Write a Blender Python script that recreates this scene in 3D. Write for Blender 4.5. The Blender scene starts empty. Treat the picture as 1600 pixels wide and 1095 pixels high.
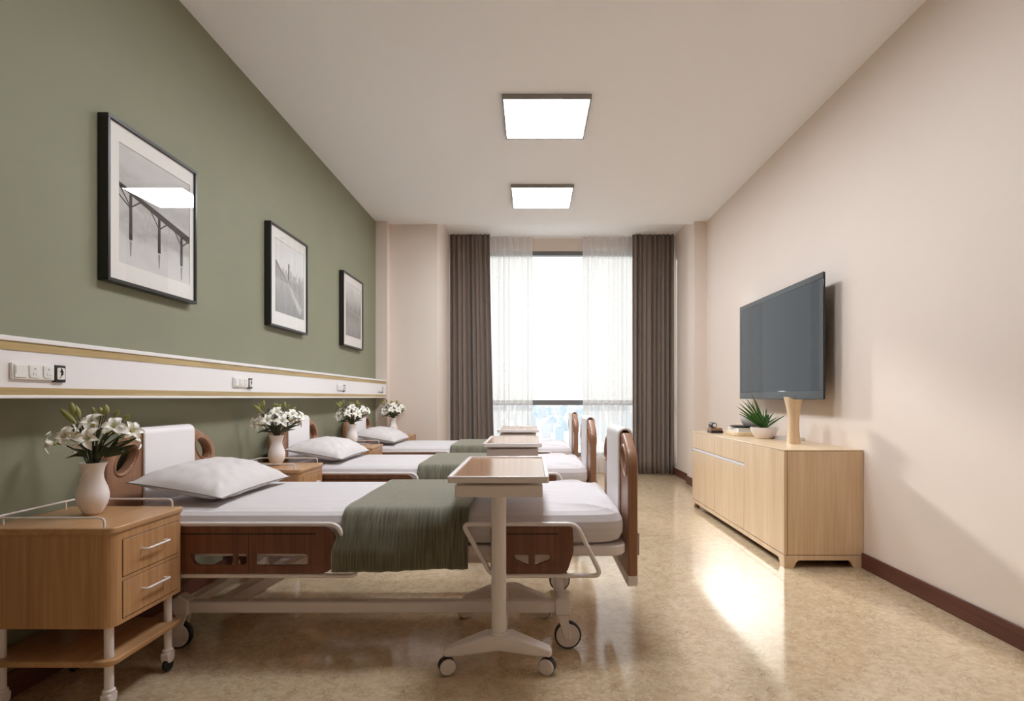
import bpy, bmesh, math, random
from mathutils import Vector, Matrix, Euler, noise

# ------------------------------------------------------------------ camera, world, sun, exposure
S = bpy.context.scene
C = S.collection
CAMZ = 0.946
FPX = 890.0
cam_d = bpy.data.cameras.new('camera')
cam_d.sensor_width = 36.0
cam_d.lens = FPX / 1600.0 * 36.0
cam_d.shift_x = (800 - 831) / 1600.0
cam_d.shift_y = (621 - 547.5) / 1600.0
cam_d.clip_start = 0.05
cam_d.clip_end = 9000
cam = bpy.data.objects.new('camera', cam_d)
cam.location = (0, 0, CAMZ)
cam.rotation_euler = (math.pi / 2, 0, 0)
C.objects.link(cam)
S.camera = cam

WORLD_STRENGTH = 1.08
SUN_ENERGY = 2.2
PANEL_EMIT = 34.0
EXPOSURE = 0.23

w = bpy.data.worlds.new('sky')
S.world = w
w.use_nodes = True
bgn = w.node_tree.nodes['Background']
bgn.inputs[0].default_value = (1.0, 1.0, 1.0, 1)
bgn.inputs[1].default_value = WORLD_STRENGTH

sun_d = bpy.data.lights.new('sun', 'SUN')
sun_d.energy = SUN_ENERGY
sun_d.angle = math.radians(3.6)
sun_d.color = (1.0, 0.965, 0.93)
sun = bpy.data.objects.new('sun', sun_d)
sun.rotation_euler = Vector((0.31, -1.0, -0.37)).to_track_quat('-Z', 'Y').to_euler()
sun.location = (-3, 14, 9)
C.objects.link(sun)

S.view_settings.view_transform = 'Standard'
S.view_settings.look = 'None'
S.view_settings.gamma = 1.0
S.view_settings.exposure = EXPOSURE
S.view_settings.use_curve_mapping = False
S.cycles.max_bounces = 12
S.cycles.diffuse_bounces = 10
S.cycles.transparent_max_bounces = 24
S.cycles.caustics_reflective = False
S.cycles.caustics_refractive = False
S.cycles.sample_clamp_indirect = 6.0
S.cycles.use_denoising = True

random.seed(7)
PI = math.pi

# ------------------------------------------------------------------ materials
def srgb(r, g, b):
    def f(c):
        c /= 255.0
        return c / 12.92 if c <= 0.04045 else ((c + 0.055) / 1.055) ** 2.4
    return (f(r), f(g), f(b), 1)

def new_mat(name):
    m = bpy.data.materials.new(name)
    m.use_nodes = True
    nt = m.node_tree
    return m, nt, nt.nodes['Principled BSDF']

def mat(name, col, rough=0.5, metal=0.0, spec=0.5, coat=0.0, sheen=0.0, sss=0.0, var=0.0, var_scale=8.0,
        bump=0.0, bump_scale=60.0, bump_dist=0.002, stretch=(1, 1, 1)):
    m, nt, p = new_mat(name)
    p.inputs['Base Color'].default_value = col
    p.inputs['Roughness'].default_value = rough
    p.inputs['Metallic'].default_value = metal
    p.inputs['Specular IOR Level'].default_value = spec
    p.inputs['Coat Weight'].default_value = coat
    p.inputs['Sheen Weight'].default_value = sheen
    tc = nt.nodes.new('ShaderNodeTexCoord')
    mp = nt.nodes.new('ShaderNodeMapping')
    mp.inputs['Scale'].default_value = stretch
    nt.links.new(tc.outputs['Object'], mp.inputs['Vector'])
    if var > 0:
        n = nt.nodes.new('ShaderNodeTexNoise')
        n.inputs['Scale'].default_value = var_scale
        n.inputs['Detail'].default_value = 4
        nt.links.new(mp.outputs[0], n.inputs['Vector'])
        r = nt.nodes.new('ShaderNodeValToRGB')
        r.color_ramp.elements[0].position = 0.3
        r.color_ramp.elements[1].position = 0.7
        r.color_ramp.elements[0].color = tuple(c * (1 - var) for c in col[:3]) + (1,)
        r.color_ramp.elements[1].color = tuple(min(1, c * (1 + var)) for c in col[:3]) + (1,)
        nt.links.new(n.outputs['Fac'], r.inputs[0])
        nt.links.new(r.outputs[0], p.inputs['Base Color'])
    if bump > 0:
        n2 = nt.nodes.new('ShaderNodeTexNoise')
        n2.inputs['Scale'].default_value = bump_scale
        n2.inputs['Detail'].default_value = 3
        nt.links.new(mp.outputs[0], n2.inputs['Vector'])
        b = nt.nodes.new('ShaderNodeBump')
        b.inputs['Strength'].default_value = bump
        b.inputs['Distance'].default_value = bump_dist
        nt.links.new(n2.outputs['Fac'], b.inputs['Height'])
        nt.links.new(b.outputs[0], p.inputs['Normal'])
    return m

def wood(name, c_dark, c_light, axis='z', rough=0.4, fine=90.0, coat=0.0, spec=0.4):
    """straight fine grain running along one axis, with broad soft bands"""
    m, nt, p = new_mat(name)
    p.inputs['Roughness'].default_value = rough
    p.inputs['Specular IOR Level'].default_value = spec
    p.inputs['Coat Weight'].default_value = coat
    p.inputs['Coat Roughness'].default_value = 0.15
    tc = nt.nodes.new('ShaderNodeTexCoord')
    outs = []
    for sc, along, det in ((fine, 0.035, 5.0), (fine * 0.14, 0.10, 3.0)):
        mp = nt.nodes.new('ShaderNodeMapping')
        s = [sc, sc, sc]
        s['xyz'.index(axis)] = sc * along
        mp.inputs['Scale'].default_value = s
        nt.links.new(tc.outputs['Object'], mp.inputs['Vector'])
        n = nt.nodes.new('ShaderNodeTexNoise')
        n.inputs['Scale'].default_value = 1.0
        n.inputs['Detail'].default_value = det
        n.inputs['Distortion'].default_value = 0.4
        nt.links.new(mp.outputs[0], n.inputs['Vector'])
        outs.append(n.outputs['Fac'])
    mx = nt.nodes.new('ShaderNodeMix')
    mx.inputs['Factor'].default_value = 0.45
    nt.links.new(outs[0], mx.inputs['A'])
    nt.links.new(outs[1], mx.inputs['B'])
    r = nt.nodes.new('ShaderNodeValToRGB')
    r.color_ramp.elements[0].position = 0.33
    r.color_ramp.elements[1].position = 0.66
    r.color_ramp.elements[0].color = c_dark
    r.color_ramp.elements[1].color = c_light
    nt.links.new(mx.outputs['Result'], r.inputs[0])
    nt.links.new(r.outputs[0], p.inputs['Base Color'])
    b = nt.nodes.new('ShaderNodeBump')
    b.inputs['Strength'].default_value = 0.12
    b.inputs['Distance'].default_value = 0.001
    nt.links.new(outs[0], b.inputs['Height'])
    nt.links.new(b.outputs[0], p.inputs['Normal'])
    return m

def floor_mat():
    m, nt, p = new_mat('cork_pattern_vinyl')
    tc = nt.nodes.new('ShaderNodeTexCoord')
    nz = nt.nodes.new('ShaderNodeTexNoise')
    nz.inputs['Scale'].default_value = 30
    nz.inputs['Detail'].default_value = 3
    nt.links.new(tc.outputs['Object'], nz.inputs['Vector'])
    add = nt.nodes.new('ShaderNodeMix'); add.data_type = 'RGBA'; add.blend_type = 'LINEAR_LIGHT'
    add.inputs['Factor'].default_value = 0.006
    nt.links.new(tc.outputs['Object'], add.inputs['A'])
    nt.links.new(nz.outputs['Color'], add.inputs['B'])
    v = nt.nodes.new('ShaderNodeTexVoronoi'); v.inputs['Scale'].default_value = 72
    nt.links.new(add.outputs['Result'], v.inputs['Vector'])
    ve = nt.nodes.new('ShaderNodeTexVoronoi'); ve.feature = 'DISTANCE_TO_EDGE'; ve.inputs['Scale'].default_value = 72
    nt.links.new(add.outputs['Result'], ve.inputs['Vector'])
    sep = nt.nodes.new('ShaderNodeSeparateColor')
    nt.links.new(v.outputs['Color'], sep.inputs[0])
    big = nt.nodes.new('ShaderNodeTexNoise'); big.inputs['Scale'].default_value = 5; big.inputs['Detail'].default_value = 4
    nt.links.new(tc.outputs['Object'], big.inputs['Vector'])
    mx0 = nt.nodes.new('ShaderNodeMix'); mx0.inputs['Factor'].default_value = 0.45
    nt.links.new(sep.outputs[0], mx0.inputs['A']); nt.links.new(big.outputs['Fac'], mx0.inputs['B'])
    r = nt.nodes.new('ShaderNodeValToRGB')
    r.color_ramp.elements[0].position = 0.1; r.color_ramp.elements[0].color = FLOOR_A
    r.color_ramp.elements[1].position = 0.85; r.color_ramp.elements[1].color = FLOOR_B
    nt.links.new(mx0.outputs['Result'], r.inputs[0])
    # broken dark veins along some of the chip edges
    er = nt.nodes.new('ShaderNodeValToRGB')
    er.color_ramp.elements[0].position = 0.0; er.color_ramp.elements[0].color = (1, 1, 1, 1)
    er.color_ramp.elements[1].position = 0.09; er.color_ramp.elements[1].color = (0, 0, 0, 1)
    nt.links.new(ve.outputs['Distance'], er.inputs[0])
    n3 = nt.nodes.new('ShaderNodeTexNoise'); n3.inputs['Scale'].default_value = 16; n3.inputs['Detail'].default_value = 2
    nt.links.new(tc.outputs['Object'], n3.inputs['Vector'])
    nr = nt.nodes.new('ShaderNodeValToRGB')
    nr.color_ramp.elements[0].position = 0.48; nr.color_ramp.elements[0].color = (0, 0, 0, 1)
    nr.color_ramp.elements[1].position = 0.68; nr.color_ramp.elements[1].color = (0.75, 0.75, 0.75, 1)
    nt.links.new(n3.outputs['Fac'], nr.inputs[0])
    ml = nt.nodes.new('ShaderNodeMath'); ml.operation = 'MULTIPLY'
    nt.links.new(er.outputs[0], ml.inputs[0]); nt.links.new(nr.outputs[0], ml.inputs[1])
    fin = nt.nodes.new('ShaderNodeMix'); fin.data_type = 'RGBA'
    nt.links.new(ml.outputs[0], fin.inputs['Factor'])
    nt.links.new(r.outputs[0], fin.inputs['A'])
    fin.inputs['B'].default_value = srgb(120, 84, 56)
    nt.links.new(fin.outputs['Result'], p.inputs['Base Color'])
    p.inputs['Roughness'].default_value = 0.11
    p.inputs['Specular IOR Level'].default_value = 1.0
    b = nt.nodes.new('ShaderNodeBump'); b.inputs['Strength'].default_value = 0.03; b.inputs['Distance'].default_value = 0.002
    nt.links.new(n3.outputs['Fac'], b.inputs['Height']); nt.links.new(b.outputs[0], p.inputs['Normal'])
    return m

def glass_mat(name, tint=(1, 1, 1, 1), rough=0.0, ior=1.45):
    m = bpy.data.materials.new(name); m.use_nodes = True
    nt = m.node_tree; nt.nodes.clear()
    out = nt.nodes.new('ShaderNodeOutputMaterial')
    tr = nt.nodes.new('ShaderNodeBsdfTransparent'); tr.inputs[0].default_value = tint
    gl = nt.nodes.new('ShaderNodeBsdfGlossy'); gl.inputs['Roughness'].default_value = rough
    # Schlick reflectance, the same from both faces of the pane
    lw = nt.nodes.new('ShaderNodeLayerWeight'); lw.inputs[0].default_value = 0.5
    pw = nt.nodes.new('ShaderNodeMath'); pw.operation = 'POWER'; pw.inputs[1].default_value = 5.0
    fr = nt.nodes.new('ShaderNodeMath'); fr.operation = 'MULTIPLY_ADD'; fr.inputs[1].default_value = 0.9; fr.inputs[2].default_value = 0.025
    nt.links.new(lw.outputs['Facing'], pw.inputs[0]); nt.links.new(pw.outputs[0], fr.inputs[0])
    mx = nt.nodes.new('ShaderNodeMixShader')
    nt.links.new(fr.outputs[0], mx.inputs[0]); nt.links.new(tr.outputs[0], mx.inputs[1]); nt.links.new(gl.outputs[0], mx.inputs[2])
    nt.links.new(mx.outputs[0], out.inputs[0])
    return m

def sheer_mat():
    m = bpy.data.materials.new('sheer_voile'); m.use_nodes = True
    nt = m.node_tree; nt.nodes.clear()
    out = nt.nodes.new('ShaderNodeOutputMaterial')
    tr = nt.nodes.new('ShaderNodeBsdfTransparent')
    df = nt.nodes.new('ShaderNodeBsdfDiffuse'); df.inputs[0].default_value = (0.83, 0.81, 0.81, 1)
    tl = nt.nodes.new('ShaderNodeBsdfTranslucent'); tl.inputs[0].default_value = (0.84, 0.82, 0.82, 1)
    m1 = nt.nodes.new('ShaderNodeMixShader'); m1.inputs[0].default_value = 0.5
    nt.links.new(df.outputs[0], m1.inputs[1]); nt.links.new(tl.outputs[0], m1.inputs[2])
    m2 = nt.nodes.new('ShaderNodeMixShader')
    # cloth seen edge-on is denser
    lw = nt.nodes.new('ShaderNodeLayerWeight'); lw.inputs[0].default_value = 0.5
    rr = nt.nodes.new('ShaderNodeMapRange')
    rr.inputs['To Min'].default_value = 0.58; rr.inputs['To Max'].default_value = 0.94
    nt.links.new(lw.outputs['Facing'], rr.inputs['Value'])
    nt.links.new(rr.outputs[0], m2.inputs[0])
    nt.links.new(tr.outputs[0], m2.inputs[1]); nt.links.new(m1.outputs[0], m2.inputs[2])
    nt.links.new(m2.outputs[0], out.inputs[0])
    return m

def emit_mat(name, col, strength):
    m = bpy.data.materials.new(name); m.use_nodes = True
    nt = m.node_tree; nt.nodes.clear()
    out = nt.nodes.new('ShaderNodeOutputMaterial')
    e = nt.nodes.new('ShaderNodeEmission'); e.inputs[0].default_value = col; e.inputs[1].default_value = strength
    nt.links.new(e.outputs[0], out.inputs[0])
    return m

def blanket_mat():
    m, nt, p = new_mat('olive_ribbed_knit')
    p.inputs['Roughness'].default_value = 0.9
    p.inputs['Sheen Weight'].default_value = 1.0
    p.inputs['Sheen Roughness'].default_value = 0.45
    p.inputs['Sheen Tint'].default_value = (0.9, 0.92, 0.8, 1)
    tc = nt.nodes.new('ShaderNodeTexCoord')
    mp = nt.nodes.new('ShaderNodeMapping'); mp.inputs['Scale'].default_value = (330, 9, 9)
    nt.links.new(tc.outputs['Object'], mp.inputs['Vector'])
    n = nt.nodes.new('ShaderNodeTexNoise'); n.inputs['Scale'].default_value = 1.0; n.inputs['Detail'].default_value = 4
    nt.links.new(mp.outputs[0], n.inputs['Vector'])
    r = nt.nodes.new('ShaderNodeValToRGB')
    r.color_ramp.elements[0].position = 0.35; r.color_ramp.elements[0].color = srgb(73, 69, 54)
    r.color_ramp.elements[1].position = 0.68; r.color_ramp.elements[1].color = srgb(118, 114, 95)
    nt.links.new(n.outputs['Fac'], r.inputs[0]); nt.links.new(r.outputs[0], p.inputs['Base Color'])
    b = nt.nodes.new('ShaderNodeBump'); b.inputs['Strength'].default_value = 0.6; b.inputs['Distance'].default_value = 0.004
    nt.links.new(n.outputs['Fac'], b.inputs['Height']); nt.links.new(b.outputs[0], p.inputs['Normal'])
    return m

FLOOR_A = srgb(190, 165, 131)
FLOOR_B = srgb(215, 196, 166)
M = {}
M['green_wall'] = mat('sage_green_paint', srgb(136, 136, 113), 0.62, spec=0.3, var=0.03, var_scale=3)
M['beige_wall'] = mat('warm_beige_paint', srgb(228, 215, 204), 0.65, spec=0.3, var=0.012, var_scale=2)
M['ceiling'] = mat('ceiling_white', srgb(246, 247, 250), 0.8, spec=0.2)
M['floor'] = floor_mat()
M['base'] = wood('dark_red_brown_skirting', srgb(82, 46, 36), srgb(112, 66, 54), 'y', 0.35, 60)
M['panel_white'] = mat('white_lacquer_panel', srgb(235, 231, 230), 0.3)
M['gold'] = wood('pale_gold_oak_strip', srgb(166, 140, 92), srgb(190, 166, 118), 'y', 0.4, 120)
M['white_metal'] = mat('white_powder_coated_steel', srgb(226, 218, 216), 0.32, spec=0.5)
M['oak'] = wood('light_oak', srgb(164, 120, 80), srgb(196, 152, 108), 'z', 0.33, 95)
M['oak_top'] = wood('light_oak_top', srgb(166, 124, 84), srgb(198, 156, 112), 'y', 0.28, 80)
M['bed_wood'] = wood('walnut_brown_panel', srgb(92, 58, 40), srgb(128, 84, 60), 'z', 0.32, 120)
M['board_wood'] = wood('warm_beech_board', srgb(136, 97, 73), srgb(168, 126, 98), 'z', 0.3, 110)
M['maple'] = wood('pale_maple', srgb(202, 172, 136), srgb(224, 198, 164), 'z', 0.38, 70)
M['maple_top'] = wood('pale_maple_top', srgb(206, 178, 142), srgb(226, 202, 170), 'y', 0.35, 70)
M['groove'] = mat('dark_groove', srgb(48, 30, 22), 0.6)
M['pad'] = mat('white_vinyl_pad', srgb(236, 232, 232), 0.4)
M['sheet'] = mat('white_cotton_sheet', srgb(210, 204, 204), 0.85, sheen=0.15, bump=0.35, bump_scale=5.0, bump_dist=0.02, stretch=(1, 2.2, 1))
M['pillow'] = mat('white_pillow_cotton', srgb(212, 206, 204), 0.85, sheen=0.15, bump=0.25, bump_scale=14.0, bump_dist=0.01)
M['piping'] = mat('grey_seam_piping', srgb(120, 116, 112), 0.8)
M['blanket'] = blanket_mat()
M['rubber'] = mat('black_rubber', srgb(24, 26, 28), 0.45)
M['dark'] = mat('dark_recess', srgb(40, 38, 36), 0.6)
M['drape'] = mat('taupe_woven_drape', srgb(132, 118, 108), 0.9, sheen=0.2, var=0.16, var_scale=170, bump=0.3, bump_scale=220)
M['sheer'] = sheer_mat()
M['frame_black'] = mat('black_picture_frame', srgb(34, 31, 30), 0.3)
M['mat_white'] = mat('off_white_mount', srgb(232, 228, 222), 0.8)
M['glass'] = glass_mat('picture_glass')
M['window_glass'] = glass_mat('window_glass', (0.97, 0.99, 0.98, 1))
M['mullion'] = mat('grey_aluminium_mullion', srgb(118, 119, 122), 0.4, metal=0.2)
M['silver'] = mat('brushed_silver_frame', srgb(150, 146, 140), 0.35, metal=0.6)
M['diffuser'] = emit_mat('lit_diffuser', (0.885, 0.93, 1.0, 1), PANEL_EMIT)
M['ceramic'] = mat('matt_white_ceramic', srgb(240, 234, 232), 0.35)
M['tv_black'] = mat('gloss_black_bezel', srgb(26, 30, 36), 0.1, spec=0.5)
M['tv_screen'] = mat('dark_glass_screen', srgb(22, 32, 43), 0.04, spec=0.3)
M['plastic_white'] = mat('white_switch_plastic', srgb(230, 228, 224), 0.3)
M['plastic_grey'] = mat('pale_grey_plastic', srgb(176, 174, 170), 0.4)
M['plastic_black'] = mat('black_plastic', srgb(30, 24, 24), 0.35)
M['leaf'] = mat('dark_green_leaf', srgb(58, 66, 38), 0.5, var=0.2, var_scale=20)
M['stem'] = mat('dark_green_stem', srgb(60, 62, 36), 0.55)
M['bud'] = mat('yellow_green_bud', srgb(150, 148, 84), 0.5, var=0.15, var_scale=30)
M['petal'] = mat('ivory_petal', srgb(250, 248, 240), 0.55, sheen=0.1)
M['pollen'] = mat('yellow_green_throat', srgb(182, 184, 96), 0.6)
M['aloe'] = mat('fresh_green_leaf', srgb(58, 108, 40), 0.4, var=0.25, var_scale=30)
M['soil'] = mat('dark_pebbles', srgb(70, 62, 56), 0.9, bump=0.8, bump_scale=80)
M['tray_top'] = wood('tray_beech_laminate', srgb(158, 118, 84), srgb(176, 136, 102), 'x', 0.17, 60, spec=1.0)
M['cream_board'] = wood('cream_board', srgb(226, 202, 160), srgb(240, 220, 182), 'y', 0.4, 60)
M['paper'] = mat('book_pages', srgb(226, 220, 212), 0.8)
M['brown_box'] = wood('brown_wooden_block', srgb(120, 82, 58), srgb(176, 134, 104), 'y', 0.5, 60)
M['gap_shade'] = mat('door_gap_shade_brown', srgb(120, 88, 60), 0.7)
M['strip_white'] = mat('pale_aluminium_strip', srgb(226, 222, 224), 0.35, metal=0.2)
M['chrome'] = mat('brushed_steel', srgb(190, 190, 192), 0.25, metal=0.9)

# ------------------------------------------------------------------ mesh helpers (all in world metres)
class MB:
    def __init__(self):
        self.v = []; self.f = []; self.smooth = []
    def add(self, vs, fs, sm=False):
        o = len(self.v)
        self.v += [Vector(p) for p in vs]
        self.f += [[i + o for i in f] for f in fs]
        self.smooth += [sm] * len(fs)
        return self
    def box(self, x0, x1, y0, y1, z0, z1):
        vs = [(x, y, z) for x in (x0, x1) for y in (y0, y1) for z in (z0, z1)]
        return self.add(vs, [(0, 1, 3, 2), (4, 6, 7, 5), (0, 4, 5, 1), (2, 3, 7, 6), (0, 2, 6, 4), (1, 5, 7, 3)])
    def prism(self, pts, z0, z1):            # footprint (x, y)
        n = len(pts)
        vs = [(x, y, z0) for x, y in pts] + [(x, y, z1) for x, y in pts]
        fs = [list(range(n))[::-1], list(range(n, 2 * n))]
        fs += [(i, (i + 1) % n, n + (i + 1) % n, n + i) for i in range(n)]
        return self.add(vs, fs)
    def prism_y(self, pts, y0, y1):          # outline (x, z)
        n = len(pts)
        vs = [(x, y0, z) for x, z in pts] + [(x, y1, z) for x, z in pts]
        fs = [list(range(n)), list(range(n, 2 * n))[::-1]]
        fs += [((i + 1) % n, i, n + i, n + (i + 1) % n) for i in range(n)]
        return self.add(vs, fs)
    def prism_x(self, pts, x0, x1):          # outline (y, z)
        n = len(pts)
        vs = [(x0, y, z) for y, z in pts] + [(x1, y, z) for y, z in pts]
        fs = [list(range(n))[::-1], list(range(n, 2 * n))]
        fs += [(i, (i + 1) % n, n + (i + 1) % n, n + i) for i in range(n)]
        return self.add(vs, fs)
    def tube(self, path, r, closed=False, seg=10, taper=None):
        path = [Vector(p) for p in path]
        n = len(path); rings = []
        up = None
        for i, p in enumerate(path):
            a = path[(i - 1) % n] if (closed or i > 0) else p
            b = path[(i + 1) % n] if (closed or i < n - 1) else p
            t = (b - a).normalized()
            if up is None:
                up = Vector((0, 0, 1)) if abs(t.z) < 0.9 else Vector((0, 1, 0))
            u = (up - t * up.dot(t))
            if u.length < 1e-5:
                u = t.orthogonal()
            u.normalize(); up = u
            s = t.cross(u)
            rr = r if taper is None else r * taper[i]
            rings.append([p + (u * math.cos(k * 2 * PI / seg) + s * math.sin(k * 2 * PI / seg)) * rr for k in range(seg)])
        vs = [q for ring in rings for q in ring]; fs = []
        for i in range(n if closed else n - 1):
            j = (i + 1) % n
            for k in range(seg):
                l = (k + 1) % seg
                fs.append((i * seg + k, i * seg + l, j * seg + l, j * seg + k))
        self.add(vs, fs, True)
        if not closed:
            self.add(rings[0], [list(range(seg))[::-1]]); self.add(rings[-1], [list(range(seg))])
        return self
    def lathe(self, prof, c, seg=32, axis='z'):
        c = Vector(c); rings = []
        for r, h in prof:
            ring = []
            for k in range(seg):
                a = k * 2 * PI / seg
                if axis == 'z': q = Vector((r * math.cos(a), r * math.sin(a), h))
                elif axis == 'y': q = Vector((r * math.cos(a), h, r * math.sin(a)))
                else: q = Vector((h, r * math.cos(a), r * math.sin(a)))
                ring.append(c + q)
            rings.append(ring)
        vs = [q for ring in rings for q in ring]; fs = []
        for i in range(len(prof) - 1):
            for k in range(seg):
                l = (k + 1) % seg
                fs.append((i * seg + k, i * seg + l, (i + 1) * seg + l, (i + 1) * seg + k))
        return self.add(vs, fs, True)
    def grid(self, fn, nu, nv, sm=True, close_u=False):
        vs = [fn(i / nu, j / nv) for i in range(nu + (0 if close_u else 1)) for j in range(nv + 1)]
        fs = []
        N = nu if close_u else nu + 1
        for i in range(nu):
            for j in range(nv):
                a = i * (nv + 1) + j; b = ((i + 1) % N) * (nv + 1) + j
                fs.append((a, b, b + 1, a + 1))
        return self.add(vs, fs, sm)

def root_of(o):
    while o.parent: o = o.parent
    return o

def finish(me, name, m, parent, bevel=0, seg=2, angle=40, mods=()):
    o = bpy.data.objects.new(name, me)
    me.materials.append(m)
    C.objects.link(o)
    if parent:
        o.parent = parent
        me.transform(Matrix.Translation(-root_of(parent).location))
    if bevel:
        b = o.modifiers.new('bevel', 'BEVEL'); b.width = bevel; b.segments = seg
        b.limit_method = 'ANGLE'; b.angle_limit = math.radians(angle); b.harden_normals = False
    return o

def build(mb, name, m, parent=None, bevel=0, seg=2, smooth_all=False, fix=True, origin=None, weld=False):
    me = bpy.data.meshes.new(name)
    me.from_pydata([tuple(p) for p in mb.v], [], mb.f)
    bm = bmesh.new(); bm.from_mesh(me)
    if weld: bmesh.ops.remove_doubles(bm, verts=bm.verts, dist=1e-5)
    if fix: bmesh.ops.recalc_face_normals(bm, faces=bm.faces)
    bm.to_mesh(me); bm.free()
    if weld and not smooth_all:
        for p in me.polygons: p.use_smooth = True
    else:
        for p, s in zip(me.polygons, mb.smooth): p.use_smooth = s or smooth_all
    if bevel:
        for p in me.polygons: p.use_smooth = True
    if any(p.use_smooth for p in me.polygons):
        me.set_sharp_from_angle(angle=math.radians(42))
    if origin is not None and parent is None:
        me.transform(Matrix.Translation(-Vector(origin)))
    o = finish(me, name, m, parent, bevel, seg)
    if origin is not None and parent is None: o.location = origin
    return o

def plate(name, loops, thick, bevel, m, parent, axis, pos):
    """flat board with rounded edges and through holes; loops are 2D outlines, first the outer one"""
    cu = bpy.data.curves.new(name, 'CURVE'); cu.dimensions = '2D'; cu.fill_mode = 'BOTH'
    cu.extrude = thick / 2 - bevel; cu.bevel_depth = bevel; cu.bevel_resolution = 3; cu.offset = -bevel
    for lp in loops:
        s = cu.splines.new('POLY'); s.points.add(len(lp) - 1)
        for pnt, q in zip(s.points, lp): pnt.co = (q[0], q[1], 0, 1)
        s.use_cyclic_u = True
    to = bpy.data.objects.new('tmp', cu); C.objects.link(to)
    dg = bpy.context.evaluated_depsgraph_get(); dg.update()
    me = bpy.data.meshes.new_from_object(to.evaluated_get(dg))
    bpy.data.objects.remove(to); bpy.data.curves.remove(cu)
    me.name = name
    me.materials.clear()
    if axis == 'x':      # outline (y, z), normal x
        mt = Matrix(((0, 0, 1, pos), (1, 0, 0, 0), (0, 1, 0, 0), (0, 0, 0, 1)))
    elif axis == 'y':    # outline (x, z), normal y
        mt = Matrix(((1, 0, 0, 0), (0, 0, -1, pos), (0, 1, 0, 0), (0, 0, 0, 1)))
    else:
        mt = Matrix.Translation((0, 0, pos))
    me.transform(mt)
    bm = bmesh.new(); bm.from_mesh(me)
    bmesh.ops.remove_doubles(bm, verts=bm.verts, dist=1e-5)
    bmesh.ops.recalc_face_normals(bm, faces=bm.faces)
    bm.to_mesh(me); bm.free()
    for p in me.polygons: p.use_smooth = True
    me.set_sharp_from_angle(angle=math.radians(35))
    return finish(me, name, m, parent)

def rounded(pts, rads, seg=6):
    """round the corners of a closed 2D outline"""
    out = []; n = len(pts)
    for i in range(n):
        p = Vector(pts[i]); a = Vector(pts[i - 1]); b = Vector(pts[(i + 1) % n])
        r = rads if not isinstance(rads, (list, tuple)) else rads[i]
        if r <= 0: out.append(tuple(p)); continue
        da = (a - p).normalized(); db = (b - p).normalized()
        ang = da.angle(db); d = min(r / math.tan(ang / 2), (a - p).length * 0.49, (b - p).length * 0.49)
        q0 = p + da * d; q1 = p + db * d
        for k in range(seg + 1):
            t = k / seg
            out.append(tuple(q0 * (1 - t) ** 2 + p * 2 * t * (1 - t) + q1 * t * t))
    return out

def round_path(pts, r, seg=5, closed=False):
    """3D polyline with rounded corners"""
    pts = [Vector(p) for p in pts]; out = []; n = len(pts)
    for i in range(n):
        if not closed and i in (0, n - 1): out.append(pts[i]); continue
        p = pts[i]; a = pts[i - 1]; b = pts[(i + 1) % n]
        d = min(r, (a - p).length * 0.48, (b - p).length * 0.48)
        q0 = p + (a - p).normalized() * d; q1 = p + (b - p).normalized() * d
        for k in range(seg + 1):
            t = k / seg
            out.append(q0 * (1 - t) ** 2 + p * 2 * t * (1 - t) + q1 * t * t)
    return out

def ellipse(cy, cz, ry, rz, rot=0, n=28):
    out = []
    for k in range(n):
        a = k * 2 * PI / n
        u, v = ry * math.cos(a), rz * math.sin(a)
        out.append((cy + u * math.cos(rot) - v * math.sin(rot), cz + u * math.sin(rot) + v * math.cos(rot)))
    return out

def thing(name, label, cat, loc, group=None):
    o = bpy.data.objects.new(name, None); C.objects.link(o)
    o.empty_display_size = 0.1
    o.location = loc; o['label'] = label; o['category'] = cat
    if group: o['group'] = group
    return o

def tag(o, label, cat, group=None):
    o['label'] = label; o['category'] = cat
    if group: o['group'] = group
    return o

def struct(o):
    o['kind'] = 'structure'; return o

def copy_tree(o, parent=None):
    kids = [k for k in C.objects if k.parent is o]
    c = o.copy(); C.objects.link(c)
    if parent: c.parent = parent
    for k in kids: copy_tree(k, c)
    return c

def repeat(src, off, label):
    c = copy_tree(src); c.location = src.location + Vector(off); c['label'] = label
    return c

# ------------------------------------------------------------------ the room
XL, XR, H = -1.646, 1.841, 2.80
YB, YW = -1.6, 7.15
HP = 2.94                 # curtain pocket height
struct(build(MB().box(XL - .12, XR + .12, YB - .12, YW + .12, -0.12, 0), 'floor', M['floor']))
struct(build(MB().box(XL - .12, XR + .12, YB - .12, 6.10, H, H + .3), 'ceiling', M['ceiling']))
struct(build(MB().box(XL - .12, XR + .12, 6.10, YW + .12, HP, H + .3), 'ceiling_pocket', M['ceiling']))
struct(build(MB().box(XL - .12, XL, YB - .12, YW + .12, 0, H + .3), 'wall_left', M['green_wall']))
struct(build(MB().box(XR, XR + .12, YB - .12, YW + .12, 0, H + .3), 'wall_right', M['beige_wall']))
struct(build(MB().box(XL, XR, YB - .12, YB, 0, H + .3), 'wall_rear', M['beige_wall']))
# stepped piers each side of the window
struct(build(MB().prism([(XL, 6.0), (-1.525, 6.0), (-1.525, 6.1), (-1.012, 6.1), (-1.012, YW), (XL, YW)], 0, HP), 'wall_window_left_pier', M['beige_wall']))
struct(build(MB().prism([(XR, 6.0), (1.714, 6.0), (1.714, 6.28), (1.759, 6.28), (1.759, YW), (XR, YW)], 0, HP), 'wall_window_right_pier', M['beige_wall']))
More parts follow.
